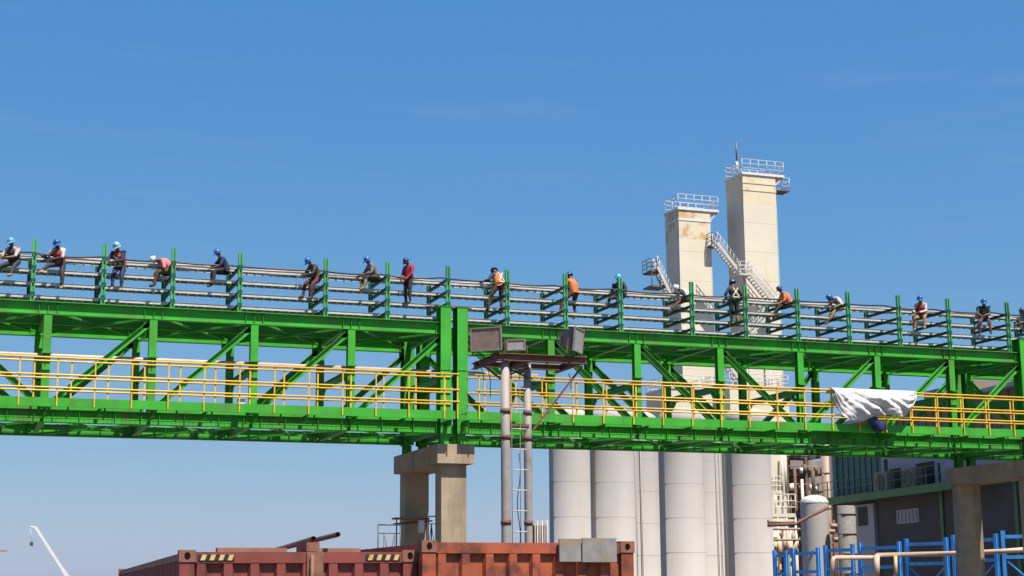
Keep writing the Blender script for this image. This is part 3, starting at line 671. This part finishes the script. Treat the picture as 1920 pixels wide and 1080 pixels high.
# rooftop clutter seen through the railing
for k, (x, y) in enumerate(((1706, 742), (1760, 735))):
    s_, z_ = fz(x, y); wbox(s_, s_+2.4, -3, -1, z_top+.001, z_top+1.0, 'roof_vent', 'brownwall')
# hvac units on the balcony
for k, x in enumerate((1672, 1725)):
    s_, _ = fz(x, 900); o = WB(); p = W(s_, .5, z_beam+.001)
    r_ = thing('air_conditioner', p, ('left' if k == 0 else 'right')+' grey air conditioning unit on the green balcony', 'air conditioner', 'air conditioners on the balcony')
    MB().box((-.35, -.8, 0), (.2, .8, 1.5)).build('casing', 'pinkgrey', r_); MB().tube([(-.36, 0, .8), (-.4, 0, .8)], .5, 20).build('fan', 'lampbody', r_)

# ------------------------------------------------------------------ blue pipe rack frames
BF = [(1452, 1032, 80), (1487, 1028, 79), (1547, 1022, 77), (1612, 1018, 75), (1699, 1010, 72), (1787, 1003, 69.5), (1880, 995, 67)]
BL = ['behind the last tall tank', 'below the domed tank, left', 'right of the domed tank', 'below the ribbed tank', 'middle of the blue row, tan pipe before it', 'left of the shaded pier column', 'at the right edge, largest']
for i, (x, yt, Y) in enumerate(BF):
    p = at(x, yt, Y); nx = BF[i+1] if i < len(BF)-1 else (1985, 985, 65)
    q = at(nx[0]-14, nx[1]+1, nx[2]+.2); q.z = p.z
    root = thing('blue_frame', (p.x, p.y, 0), 'blue braced steel frame '+BL[i], 'frame', 'row of blue pipe rack frames')
    d = (q-p); d.z = 0; L = d.length; d.normalize(); w = Vector((d.y, -d.x, 0))
    for back in (0,):
        o = w*back
        for s_ in (0, L):
            a = Vector((p.x, p.y, 0))+d*s_+o; WB().ibeam(a, a+Vector((0, 0, p.z)), w, .18, .17).build('post', 'blue', root)
        for z in (p.z-.3, p.z-1.3, p.z-2.5):
            WB().bar(Vector((p.x, p.y, z))+d*.1+o, Vector((p.x, p.y, z))+d*(L-.1)+o, ZU, .17, .12).build('beam', 'blue', root)
        for z in (p.z-1.4,):
            WB().bar(Vector((p.x, p.y, z-.1))+d*.15+o, Vector((p.x, p.y, z-1.05))+d*(L*.5)+o, ZU, .07, .07).build('brace', 'galv' if i % 2 else 'blue', root)
            WB().bar(Vector((p.x, p.y, z-1.05))+d*(L*.5)+o, Vector((p.x, p.y, z-.1))+d*(L-.15)+o, ZU, .07, .07).build('brace', 'blue', root)
# tan pipes across the blue rack
WB().tube([at(1561, 1085, 74.5), at(1561, 1052, 74.5), at(1563, 1047, 74.5), at(1568, 1045, 74.5), at(1640, 1046, 72.5)], .12, 12).build('process_pipe', 'tan', label='tan pipe bending down at its left end over the blue frames', cat='pipe')
WB().tube([at(1640, 1046, 72.5), at(1645, 1041, 72.5), at(1780, 1038, 68.5), at(1875, 1034, 66), at(1930, 1030, 65)], .12, 12).build('process_pipe', 'tan', label='long pale tan pipe running right across the blue frames', cat='pipe')
WB().tube([at(1644, 1041, 72.3), at(1644, 1085, 72.3)], .15, 12).build('process_pipe', 'tan', label='upright tan pipe dropping from the pipe joint at the blue frames', cat='pipe')
WB().tube([at(1679, 1042, 71.3), at(1680, 1085, 71.3)], .09, 12).build('process_pipe', 'hazard', label='thin yellowish upright pipe beside the tan one at the blue frames', cat='pipe')
# ------------------------------------------------------------------ containers
def container(loc, rz, L, Wd, H, m, label, hazard, pitch=.255, bar=False):
    root = thing('shipping_container', loc, label, 'container', 'rust red shipping containers', rz)
    # corner castings with an open hole
    def casting(x, y, z):
        c = MB(); w, d, h = .165, .17, .12; n_ = 10
        out = [(0, 0), (w, 0), (w, h), (0, h)]; vs_ = [(a, 0, b) for a, b in out]+[(w/2+.032*math.cos(2*math.pi*k/n_+math.pi*1.25), 0, h/2+.04*math.sin(2*math.pi*k/n_+math.pi*1.25)) for k in range(n_)]
        vs_ += [(v[0], .06, v[2]) for v in vs_[4:]]
        fs = [(0, 1, 6+1, 5+1, 5, 4), (1, 2, 9, 8, 7), (2, 3, 11, 10, 9), (3, 0, 4, 13, 12, 11)]
        fs += [(4+k, 4+(k+1) % n_, 14+(k+1) % n_, 14+k) for k in range(n_)]+[tuple(14+k for k in range(n_))]
        c.add(vs_, fs); c.add([(0, 0, 0), (w, 0, 0), (w, d, 0), (0, d, 0), (0, 0, h), (w, 0, h), (w, d, h), (0, d, h)], [(3, 2, 1, 0), (4, 5, 6, 7), (1, 2, 6, 5), (2, 3, 7, 6), (3, 0, 4, 7)])
        o = c.build('corner_casting', 'contrust', root); o.location = (x, y, z)
    for x in (0, Wd-.165):
        for z in (0, H-.12):
            casting(x, 0, z); casting(x, L-.17, z)
    for x in (.01, Wd-.155): 
        for y in (.01, L-.14): MB().box((x, y, .121), (x+.145, y+.13, H-.121)).build('corner_post', m, root)
    b = MB().box((.166, .012, H-.13), (Wd-.166, .12, H-.02)); b.build('top_rail', m, root)
    b = MB().box((.166, .012, .02), (Wd-.166, .12, .16)); b.build('bottom_rail', m, root)
    for x in (.02, Wd-.1): MB().box((x, .171, H-.1), (x+.08, L-.171, H-.03)).build('side_rail', m, root)
    def corr(p0, p1, inward, z0, z1, pit):
        p0 = Vector(p0); p1 = Vector(p1); d = (p1-p0); LL = d.length; d.normalize(); inw = Vector(inward); k = max(2, round(LL/pit)); pt = LL/k; prof_ = []
        for i in range(k):
            prof_ += [(i*pt, .045), (i*pt+pt*.1, 0), (i*pt+pt*.42, 0), (i*pt+pt*.5, .045)]
        prof_.append((LL, .045)); vs_ = []
        for z in (z0, z1): vs_ += [p0+d*a+inw*b2+Vector((0, 0, z)) for a, b2 in prof_]
        n_ = len(prof_); return MB().add(vs_, [(i, i+1, n_+i+1, n_+i) for i in range(n_-1)])
    corr((.156, .016, 0), (Wd-.156, .016, 0), (0, 1, 0), .161, H-.131, pitch).build('corrugated_end', m, root)
    corr((.03, L-.141, 0), (.03, .141, 0), (1, 0, 0), .101, H-.101, .28).build('corrugated_side', m, root)
    corr((Wd-.03, .141, 0), (Wd-.03, L-.141, 0), (-1, 0, 0), .101, H-.101, .28).build('corrugated_side', m, root)
    corr((Wd-.156, L-.03, 0), (.156, L-.03, 0), (0, -1, 0), .161, H-.131, pitch).build('corrugated_end', m, root)
    MB().box((.1, .05, H-.035), (Wd-.1, L-.05, H-.025)).build('roof', m, root); MB().box((.1, .13, .1), (Wd-.1, L-.13, .15)).build('floor', 'plank', root)
    if hazard:
        for x in (.19, Wd-.19-.36):
            hz = MB().box((x, .004, H-.105), (x+.36, .011, H-.045)).build('hazard_label', 'black', root)
            for k in range(4):
                a = x+.02+k*.09; b = MB(); w = .045
                pts_ = [(a, H-.103), (a+w, H-.103), (a+w+.02, H-.047), (a+.02, H-.047)]
                b.add([(px_, .001, pz) for px_, pz in pts_]+[(px_, .0035, pz) for px_, pz in pts_], [(0, 1, 2, 3), (7, 6, 5, 4), (0, 4, 5, 1), (1, 5, 6, 2), (2, 6, 7, 3), (3, 7, 4, 0)])
                b.build('yellow_stripe', 'hazard', hz)
    if bar:
        x = Wd*.525
        MB().box((x, -.004, .2), (x+.17, .028, H-.02)).build('repair_plate', 'contrust', root)
        MB().tube([(x+.05, -.03, .2), (x+.05, -.03, H-.05)], .018, 8).build('locking_bar', 'contrust', root)
    return root
pL = at(336, 1031, 16.25); cH = 2.591
container((pL.x, 16.25, pL.z-cH), R(-3.5), 12.19, 2.44, cH, 'contA', 'dark red shipping container at bottom left with yellow black hazard marks', True, bar=True)
pR = at(791, 1013, 15.9)
container((pR.x, 15.9, pR.z-cH), R(.5), 6.06, 2.40, cH, 'contB', 'orange red rusty shipping container at bottom centre with grey boards', False)
# dunnage under the containers (they stand on beams)
for x0_ in (pL.x, pR.x):
    for y in (16.3, 21.5): MB().box((x0_+.05, y, .004), (x0_+2.3, y+.2, max(.02, (pL.z if x0_ == pL.x else pR.z)-cH-.002))).build('timber_beam', 'plank', label='timber bearer under the '+('left' if x0_ == pL.x else 'right')+' container, '+('front' if y < 17 else 'back'), cat='beam', group='container bearers')
# grey boards hung on the right container
for k, (xa_, xb_, y0_, y1_) in enumerate(((1049, 1090, 1010, 1053), (1092, 1157, 1009, 1054))):
    a, b_ = at(xa_, y0_, 15.86), at(xb_, y1_, 15.86)
    WB().box((a.x, 15.862, b_.z), (b_.x, 15.892, a.z)).build('board', 'board', label=['narrow', 'wide'][k]+' weathered grey board on the edge of the orange red container', cat='board', group='grey boards on the container')
# stuff lying on the left container
zr = pL.z
a, b_ = at(408, 1026, 17.2), at(538, 1026, 17.2)
for k, (x0_, x1_, y, lab) in enumerate(((408, 538, 17.2, 'rusty flat bar lying on the left container, left piece'), (588, 676, 17.3, 'rusty flat bar lying on the left container, right piece'))):
    a, b_ = at(x0_, 1026, y), at(x1_, 1026, y); WB().box((a.x, y, zr+.0), (b_.x, y+.12, zr+.05)).build('flat_bar', 'plank', label=lab, cat='bar')
def open_pipe(a, b_, r_, label):
    root = thing('steel_pipe', a, label, 'pipe', 'steel pipes on the left container')
    d = (b_-a); WB().tube([a, b_], r_, 18, caps=False).build('wall', 'pipebrown', root); WB().tube([b_, b_-d*.02], [r_, r_*.86], 18, caps=False).build('lip', 'pipebrown', root)
    WB().tube([b_-d*.02, a], r_*.86, 18).build('black_core', 'black', root)  # solid black core stands in for the shade inside the pipe
open_pipe(at(520, 1030, 18.6), at(634, 1002, 17.0), .028, 'longer brown steel pipe jutting up right from the left container top')
open_pipe(at(535, 1026, 18.2), at(588, 1010, 16.7), .028, 'shorter brown steel pipe beside the longer one on the container top')
c = at(583, 1026, 16.8); WB().box((c.x-.07, 16.7, zr-.0), (c.x+.07, 17.2, c.z+.05)).build('wood_block', 'contrust', label='dark rusty block propping the pipes on the left container', cat='block')
# ------------------------------------------------------------------ scaffolding near the rear pier column
def scaff(x0_, x1_, ytop, Y, label, m='lampbody'):  # stacked frames
    a, b_ = at(x0_, ytop, Y), at(x1_, ytop, Y); root = thing('scaffold_tower', (a.x, Y, 0), label, 'scaffold', 'scaffold frames by the pier')
    z = a.z; lv = 0
    while z > .6:
        zb = max(0, z-1.7)
        for x in (a.x, b_.x): WB().tube([(x, Y, zb), (x, Y, z)], .022, 6).build('leg', m, root)
        WB().tube([(a.x, Y, z), (b_.x, Y, z)], .022, 6).build('top_bar', m, root); WB().tube([(a.x, Y, z-.28), (b_.x, Y, z-.28)], .015, 6).build('bar', m, root)
        WB().tube([(a.x+.2, Y, z-.28), (a.x+.2, Y, zb)], .015, 6).build('inner_leg', m, root); WB().tube([(b_.x-.2, Y, z-.28), (b_.x-.2, Y, zb)], .015, 6).build('inner_leg', m, root)
        WB().tube([(a.x+.2, Y, z-.28), (b_.x-.35, Y, z-1.3)], .013, 6).build('brace', m, root); WB().tube([(b_.x-.2, Y, z-.28), (a.x+.35, Y, z-1.3)], .013, 6).build('brace', m, root)
        z = zb
scaff(709, 751, 984, 52, 'dark scaffold frame left of the shaded pier column'); scaff(800, 818, 968, 58, 'narrow scaffold frame between the two pier columns')
root = thing('scaffold_platform', at(775, 970, 58.3), 'rusty scaffold platform around the shaded pier column', 'platform')
a, b_ = at(742, 970, 58.2), at(806, 970, 58.2); WB().box((a.x, 58.2, a.z-.06), (b_.x, 58.75, a.z)).build('plank', 'plank', root); WB().tube([(a.x-.1, 58.2, a.z-.25), (b_.x+.1, 58.2, a.z-.12)], .03, 6).build('ledger', 'lampbody', root)
for x in (a.x+.05, b_.x-.05): WB().tube([(x, 58.25, 0), (x, 58.25, a.z-.06)], .025, 6).build('leg', 'lampbody', root)
c = at(791, 986, 58.0); WB().box((c.x-.1, 58.0, c.z-.25), (c.x+.1, 58.15, c.z+.2)).build('notice_board', 'white', label='small white panel hanging on the shaded pier column', cat='panel')

# ------------------------------------------------------------------ distant crane
a, b_ = at(66, 988, 170), at(170, 1150, 170)
root = thing('mobile_crane', (b_.x, 170, 0), 'distant white crane boom leaning left at the lower left corner', 'crane')
m_ = a+(b_-a)*.5
WB().bar(b_, m_, YU, .42, .42).build('boom', 'white', root); WB().bar(m_, a, YU, .3, .3).build('boom_tip', 'white', root)
WB().bar(a, a+Vector((-.5, 0, .05)), YU, .15, .15).build('jib_head', 'white', root)
q = at(59, 1020, 170); WB().tube([a+Vector((-.45, 0, 0)), (q.x, 170, q.z+.2)], .02, 5).build('hoist_rope', 'white', root)
WB().box((q.x-.15, 169.9, q.z-.2), (q.x+.15, 170.1, q.z+.2)).build('hook_block', 'lampbody', root)
cb = WB().box((b_.x-2.5, 168.6, .9), (b_.x+5, 171.4, 1.8)); cb.box((b_.x-.8, 169, 1.8), (b_.x+2, 171, max(2.2, b_.z+.2))); cb.build('body', 'hazard', root)
for k in range(4): WB().tube([(b_.x-1.6+k*1.8, 168.4, .6), (b_.x-1.6+k*1.8, 168.9, .6)], .6, 16).build('wheel', 'lampbody', root)
# far lattice arm tip at the left edge
p, q = at(-60, 1033, 260), at(14, 1033, 260)
root = thing('far_crane', (p.x, 260, 0), 'tiny grey horizontal crane jib at the left edge', 'crane')
WB().bar(p, q, ZU, .25, .25).build('jib', 'pinkgrey', root); WB().bar((p.x, 260, 0), (p.x, 260, p.z+2), YU, .6, .6).build('mast', 'pinkgrey', root)
#PEOPLE
# ------------------------------------------------------------------ workers
def person(px_, py_, Y, face, pose, cols, label, helm='helmblue', vest=None, straps=False, sc=1.07):
    """face: degrees, 0 = towards the camera side (-Y), 90 = towards the left (-X), 180 = away. pose: dict of angles"""
    P0 = at(px_, py_, Y)
    fa = R(face); f = Vector((-math.sin(fa), -math.cos(fa), 0)); s = Vector((math.cos(fa), -math.sin(fa), 0)); u = Vector((0, 0, 1))  # s: the person's left
    def dirv(deg, side=0): a = R(deg); return (f*math.cos(a)+u*math.sin(a)+s*side).normalized()
    lean = 90-pose.get('lean', 20); t = dirv(lean); hd = dirv(90-pose.get('head', 30))
    V = []; Ed = []; Rd = []; Tg = []
    def v(p, r_, par=None, tg='shirt'):
        V.append(Vector(p)*sc); Rd.append(r_*sc); k = len(V)-1
        if par is not None: Ed.append((par, k)); Tg.append(tg)
        return k
    bk = pose.get('bulk', 1.16); pel = v((0, 0, 0), .135*bk); wa = v(t*.16, .125*bk, pel, 'shirt'); t2 = dirv(lean-pose.get('curl', 10))
    ch = v(t*.16+t2*.2, .15*bk, wa); cp = V[ch]/sc
    nk = v(cp+t2*.15, .06, ch, 'skin'); np_ = V[nk]/sc
    h1 = v(np_+hd*.08, .075, nk, 'skin'); h2 = v(np_+hd*.16, .098, h1, 'skin'); hc = np_+hd*.15; h3 = v(np_+hd*.22, .08, h2, 'skin')
    hf = (hd.cross(s)).normalized(); hf = hf if hf.dot(f)+hf.dot(-u)*.3 > 0 else -hf
    v(hc+hf*.1-hd*.02, .018, h2, 'skin')                                   # nose
    hands = []
    for sd_, key in ((1, 'L'), (-1, 'R')):
        sh = v(cp+t2*.06+s*sd_*.19, .082, ch, 'sleeve'); sp = V[sh]/sc
        tf, ts, tu = pose.get('hand'+key, (.42, -.02, -.3)); ht = cp+f*tf+s*(sd_*.1+ts)+u*tu
        d = ht-sp; L = min(d.length, .56); dn = d.normalized(); ht = sp+dn*L
        bend = math.sqrt(max(0, .29*.29-(L/2)**2)); pole = (-u*.8+s*sd_*.7-f*.3); pole = (pole-dn*pole.dot(dn)).normalized()
        el = v(sp+dn*L/2+pole*bend, .06, sh, 'sleeve'); wr = v(ht, .04, el, 'fore'); ep = V[el]/sc
        hdn = (ht-ep).normalized(); hn = v(ht+hdn*.06, .038, wr, 'skin'); hands.append((ht+hdn*.09, hdn, sd_))
    for sd_, key in ((1, 'L'), (-1, 'R')):
        th, shn, ab = pose.get('leg'+key, (-8, -85, .12))
        hp = v(s*sd_*.11-u*.03, .12, pel, 'pants'); q = V[hp]/sc
        kd = dirv(th, sd_*ab); kp = q+kd*.43; md = v(q+kd*.2, .1, hp, 'pants'); kn = v(kp, .074, md, 'pants')
        sdv = dirv(shn, sd_*ab*.35); ap = kp+sdv*.4; cf = v(kp+sdv*.14, .07, kn, 'pants'); an = v(ap, .052, cf, 'pants' if not pose.get('gaiter') else 'boot')
        fd = dirv(pose.get('toe', -10)); hl = v(ap-u*.05, .056, an, 'boot'); v(ap+fd*.17-u*.07, .045, hl, 'boot')
    me = bpy.data.meshes.new('person'); me.from_pydata(V, Ed, []); ob = bpy.data.objects.new('body', me); COL.objects.link(ob)
    sk = ob.modifiers.new('skin', 'SKIN'); sk.use_smooth_shade = True
    for i, d in enumerate(me.skin_vertices[0].data): d.radius = (Rd[i], Rd[i]); d.use_root = (i == 0)
    sv = ob.modifiers.new('sub', 'SUBSURF'); sv.levels = 1; sv.render_levels = 1
    dg = bpy.context.evaluated_depsgraph_get(); nm = bpy.data.meshes.new_from_object(ob.evaluated_get(dg)); bpy.data.objects.remove(ob)
    for vt in nm.vertices:
        if (vt.co-hc*sc).length > .2*sc: vt.co += vt.normal*.022*mnoise.noise(vt.co*9+Vector((px_*.1, 0, 0)))
    nm.name = 'body'; nm.materials.clear()
    order = ['shirt', 'sleeve', 'fore', 'pants', 'skin', 'boot']
    cm = dict(shirt=cols[0], sleeve=cols[1], fore=cols[2], pants=cols[3], skin='skin', boot=cols[4])
    for k in order: nm.materials.append(M[cm[k]])
    for p in nm.polygons:
        c = p.center; best = 9; bt = 'shirt'
        for (a, b), tg in zip(Ed, Tg):
            A, B = V[a], V[b]; ab = B-A; tt = max(0, min(1, (c-A).dot(ab)/ab.length_squared)); dd = (c-(A+ab*tt)).length-(Rd[a]+(Rd[b]-Rd[a])*tt)*.9
            if dd < best: best = dd; bt = tg
        if bt == 'shirt' and c.z < -.02*sc and (c-V[0]).dot(t) < 0: bt = 'pants'
        p.material_index = order.index(bt)
    root = thing('person', P0, label, 'person', 'workers on the bridge top')
    # fingers are added to the body mesh
    import bmesh
    bm = bmesh.new(); bm.from_mesh(nm)
    for hp_, hdn, sd_ in hands:
        side = hdn.cross(u); side = side.normalized() if side.length > .1 else s; dwn = hdn.cross(side).normalized(); dwn = dwn if dwn.z < 0 else -dwn
        for k in range(5):
            if k < 4: base = hp_+side*(-.028+.0185*k); ln = (.055, .068, .064, .048)[k]; path = [base-hdn*.03, base+hdn*ln*.5+dwn*.008, base+hdn*ln*.8+dwn*.035]
            else: base = hp_-hdn*.05+side*.03*sd_; path = [base, base+side*.03*sd_+hdn*.02+dwn*.01, base+side*.035*sd_+hdn*.05+dwn*.03]
            tb = MB().tube([p*sc for p in path], [.0095, .0085, .007], 6); vv = [bm.verts.new(p) for p in tb.v]
            for fc in tb.f:
                fa_ = bm.faces.new([vv[i] for i in fc]); fa_.material_index = 4; fa_.smooth = True
    bm.to_mesh(nm); bm.free()
    link('body', nm, root)
    # helmet
    hb = MB(); prof = [(.128, 0), (.126, .03), (.118, .075), (.096, .115), (.06, .138), (.001, .147)]; hb.lathe((0, 0, 0), prof, 20)
    hb.lathe((0, 0, 0), [(.127, 0), (.15, -.008), (.15, -.014), (.12, -.004)], 20); hb.add([(-.09, -.11, .0), (.09, -.11, 0), (.06, -.2, -.02), (-.06, -.2, -.02), (-.09, -.11, -.012), (.09, -.11, -.012), (.06, -.2, -.03), (-.06, -.2, -.03)], [(0, 1, 2, 3), (7, 6, 5, 4), (0, 3, 7, 4), (1, 5, 6, 2), (3, 2, 6, 7)], True)
    hb.bar((0, -.1, .115), (0, .1, .115), ZU, .05, .02)
    ho = hb.build('helmet', helm, root); zc = hd; yc = -hf; xc = yc.cross(zc).normalized(); yc = zc.cross(xc)
    ho.matrix_local = Matrix(((xc.x, yc.x, zc.x, 0), (xc.y, yc.y, zc.y, 0), (xc.z, yc.z, zc.z, 0), (0, 0, 0, 1)))
    ho.location = (np_+hd*.16)*sc; ho.scale = (sc*.93,)*3
    if vest:
        vb = MB(); n_ = 20; rings = [(-.04, .185, .165), (.08, .185, .165), (.2, .195, .175), (.32, .205, .185), (.40, .19, .155), (.465, .11, .1)]; vs_ = []
        for hgt, rx, ry in rings:
            c = (t*hgt if hgt < .16 else t*.16+t2*(hgt-.16)); fr = (t2 if hgt > .16 else t).cross(s).normalized()
            for k in range(n_): a = 2*math.pi*k/n_; vs_.append((c+s*rx*math.cos(a)+fr*ry*math.sin(a))*sc)
        vb.add(vs_, [(i*n_+k, i*n_+(k+1) % n_, (i+1)*n_+(k+1) % n_, (i+1)*n_+k) for i in range(len(rings)-1) for k in range(n_)], True)
        vb.build('vest', vest, root)
    if straps:
        fr = t2.cross(s).normalized(); fr = fr if fr.y < 0 else -fr   # the side turned to the camera
        def q(a, h, o=.187): c = (t*h if h < .16 else t*.16+t2*(h-.16)); return (c+s*a+fr*o)*sc
        for a, b in (((-.1, .42), (.12, .1)), ((.1, .42), (-.12, .1))): MB().bar(q(*a), q(*b), fr, .012, .045).build('harness_strap', 'strap', root)
        MB().bar(q(-.14, .06), q(.14, .06), fr, .014, .04).build('waist_strap', 'strap', root)
    return root
SL = dict(lean=18, head=38, curl=18, legL=(-6, -84, .08), legR=(-14, -80, .08), handL=(.34, -.1, -.28), handR=(.42, -.08, -.3))
def S_(**k): d = dict(SL); d.update(k); return d
YS = 55.72
person(-10, 490, YS, 70, S_(legL=(-20, -60, .1), legR=(-10, -70, .1)), ('orange', 'orange', 'orange', 'brown', 'boot'), 'seated worker cut by the left photo edge, only orange brown legs and boots in view', vest='redvest')
person(28, 491, YS, 35, S_(lean=14, head=22, legL=(-25, -50, .3), legR=(-20, -60, .3)), ('dark', 'paleshirt', 'skin', 'dark', 'khaki'), 'seated worker in light blue helmet and pale sleeves, first fully visible from the left', 'helmlight', vest='dark')
person(112, 493, YS, 25, S_(lean=16, head=30, legL=(-60, -88, .15), legR=(-20, -30, .3), handR=(.25, -.35, -.15)), ('redvest', 'paleshirt', 'navy', 'dark', 'boot'), 'seated worker in blue helmet, red vest and pale sleeve with one tan boot hanging', 'helmblue', vest='redvest')
person(226, 497, YS, 30, S_(lean=20, head=34, legL=(-62, -88, .08), legR=(-55, -86, .05)), ('redvest', 'navy', 'navy', 'navy', 'boot'), 'worker in pale helmet, red vest with pink strap and navy sleeves', 'helmpale', vest='redvest', straps=True)
person(318, 507, YS, 82, S_(lean=24, head=88, curl=38, legL=(-10, -75, .05), legR=(-4, -85, .05), handL=(.1, 0, -.42), handR=(.16, 0, -.42)), ('olive', 'pinkvest', 'skin', 'brown', 'brown'), 'worker bent sharply forward in a pink vest and white helmet, leaning left', 'helmwhite', vest='pinkvest')
person(424, 508, YS, 78, S_(lean=14, head=32, legL=(2, -78, .05), legR=(-3, -88, .05)), ('navy', 'navy', 'skin', 'dark', 'brown'), 'seated worker all in navy with blue helmet, legs stretched left over the tray', 'helmblue')
person(596, 521, YS, 70, S_(lean=20, head=45, curl=20, legL=(-40, -84, .1), legR=(-25, -80, .15)), ('olive', 'olive', 'dark', 'maroon', 'maroon'), 'seated worker in olive shirt and maroon trousers with blue helmet', 'helmblue')
person(705, 520, YS, 75, S_(lean=20, head=30, legL=(0, -72, .05), legR=(-4, -78, .05), gaiter=True), ('greyshirt', 'greyshirt', 'skin', 'dark', 'khaki'), 'seated worker in grey shirt and yellow tan boots with blue helmet', 'helmblue')
person(766, 522, YS-.04, 60, dict(lean=-4, head=40, curl=10, legL=(-82, -92, .04), legR=(-86, -94, .05), handL=(.22, 0, -.42), handR=(.26, .02, -.42)), ('red', 'red', 'red', 'dark', 'bootdark'), 'standing worker in long red shirt and dark trousers, left of the twin posts', 'helmdark', sc=1.0)
person(936, 536, YS-.15, 160, dict(lean=8, head=50, curl=14, legL=(-66, -84, .42), legR=(-80, -92, .1), handL=(.25, .42, -.22), handR=(.2, -.1, -.35)), ('redvest', 'navy', 'navy', 'brown', 'brown'), 'worker seen from behind climbing with wide legs, orange vest with pale X straps', 'helmdark', vest='orange', straps=True)
person(1076, 548, YS-.1, 150, dict(lean=6, head=30, curl=10, legL=(-50, -84, .7), legR=(-62, -98, .3), handL=(.35, -.1, -.25), handR=(.35, -.1, -.25)), ('orange', 'orange', 'skin', 'maroon', 'yellowboot'), 'worker seen from behind in bright orange vest and yellow boots beside the green post', 'helmdark', vest='orange')
person(1166, 554, YS, 55, S_(lean=10, head=10, legL=(-4, -60, .1), legR=(-12, -50, .3), handL=(.35, .1, -.28), handR=(.2, -.3, -.25)), ('dark', 'dark', 'dark', 'dark', 'bootdark'), 'seated worker all in black with pale blue helmet behind a green post', 'helmlight')
person(1290, 560, YS, 80, S_(lean=20, head=70, curl=44, legL=(-12, -38, .05), legR=(-18, -45, .05), handL=(.2, 0, -.3), handR=(.25, 0, -.3), gaiter=True), ('whiteshirt', 'whiteshirt', 'whiteshirt', 'maroon', 'brown'), 'worker bent low in a white shirt before the shorter tower', 'helmwhite')
person(1376, 562, YS-.1, 180, dict(lean=0, head=18, curl=4, legL=(-88, -91, .03), legR=(-88, -91, .03), handL=(.2, .1, -.3), handR=(.2, -.1, -.3), gaiter=True), ('dark', 'dark', 'dark', 'dark', 'khaki'), 'standing worker seen from behind in black with pale V harness before the taller tower', 'helmdark', straps=True)
person(1480, 570, YS, 100, S_(lean=22, head=30, curl=16, legL=(-10, -50, .1), legR=(-20, -60, .05), handL=(.3, 0, -.35)), ('orange', 'orange', 'orange', 'dark', 'khaki'), 'seated worker in bright orange shirt just right of the taller tower', 'helmdark', vest='orange')
person(1577, 575, YS, 82, S_(lean=26, head=80, curl=38, legL=(-22, -52, .05), legR=(-30, -60, .05), handL=(.15, 0, -.32), handR=(.2, 0, -.34)), ('paleshirt', 'paleshirt', 'paleshirt', 'khaki', 'brown'), 'worker bent forward in pale pink shirt with blue helmet and brown trousers', 'helmblue')
person(1729, 591, YS, 45, S_(lean=14, head=20, legL=(-14, -78, .1), legR=(-20, -80, .2), gaiter=True), ('redvest', 'paleshirt', 'paleshirt', 'khaki', 'khaki'), 'seated worker in red vest and pale sleeves with blue helmet near the right edge', 'helmblue', vest='red')
person(1845, 597, YS, 30, S_(lean=8, head=20, legL=(-25, -80, .1), legR=(-30, -84, .25)), ('darkgreen', 'darkgreen', 'skin', 'maroon', 'brown'), 'seated worker in dark green shirt with bright blue helmet near the right edge', 'helmblue')
person(1932, 607, YS, 75, S_(lean=30, head=50, legL=(-12, -80, .1)), ('whiteshirt', 'whiteshirt', 'skin', 'dark', 'bootdark'), 'worker in white shirt cut off by the right photo edge', 'helmdark')
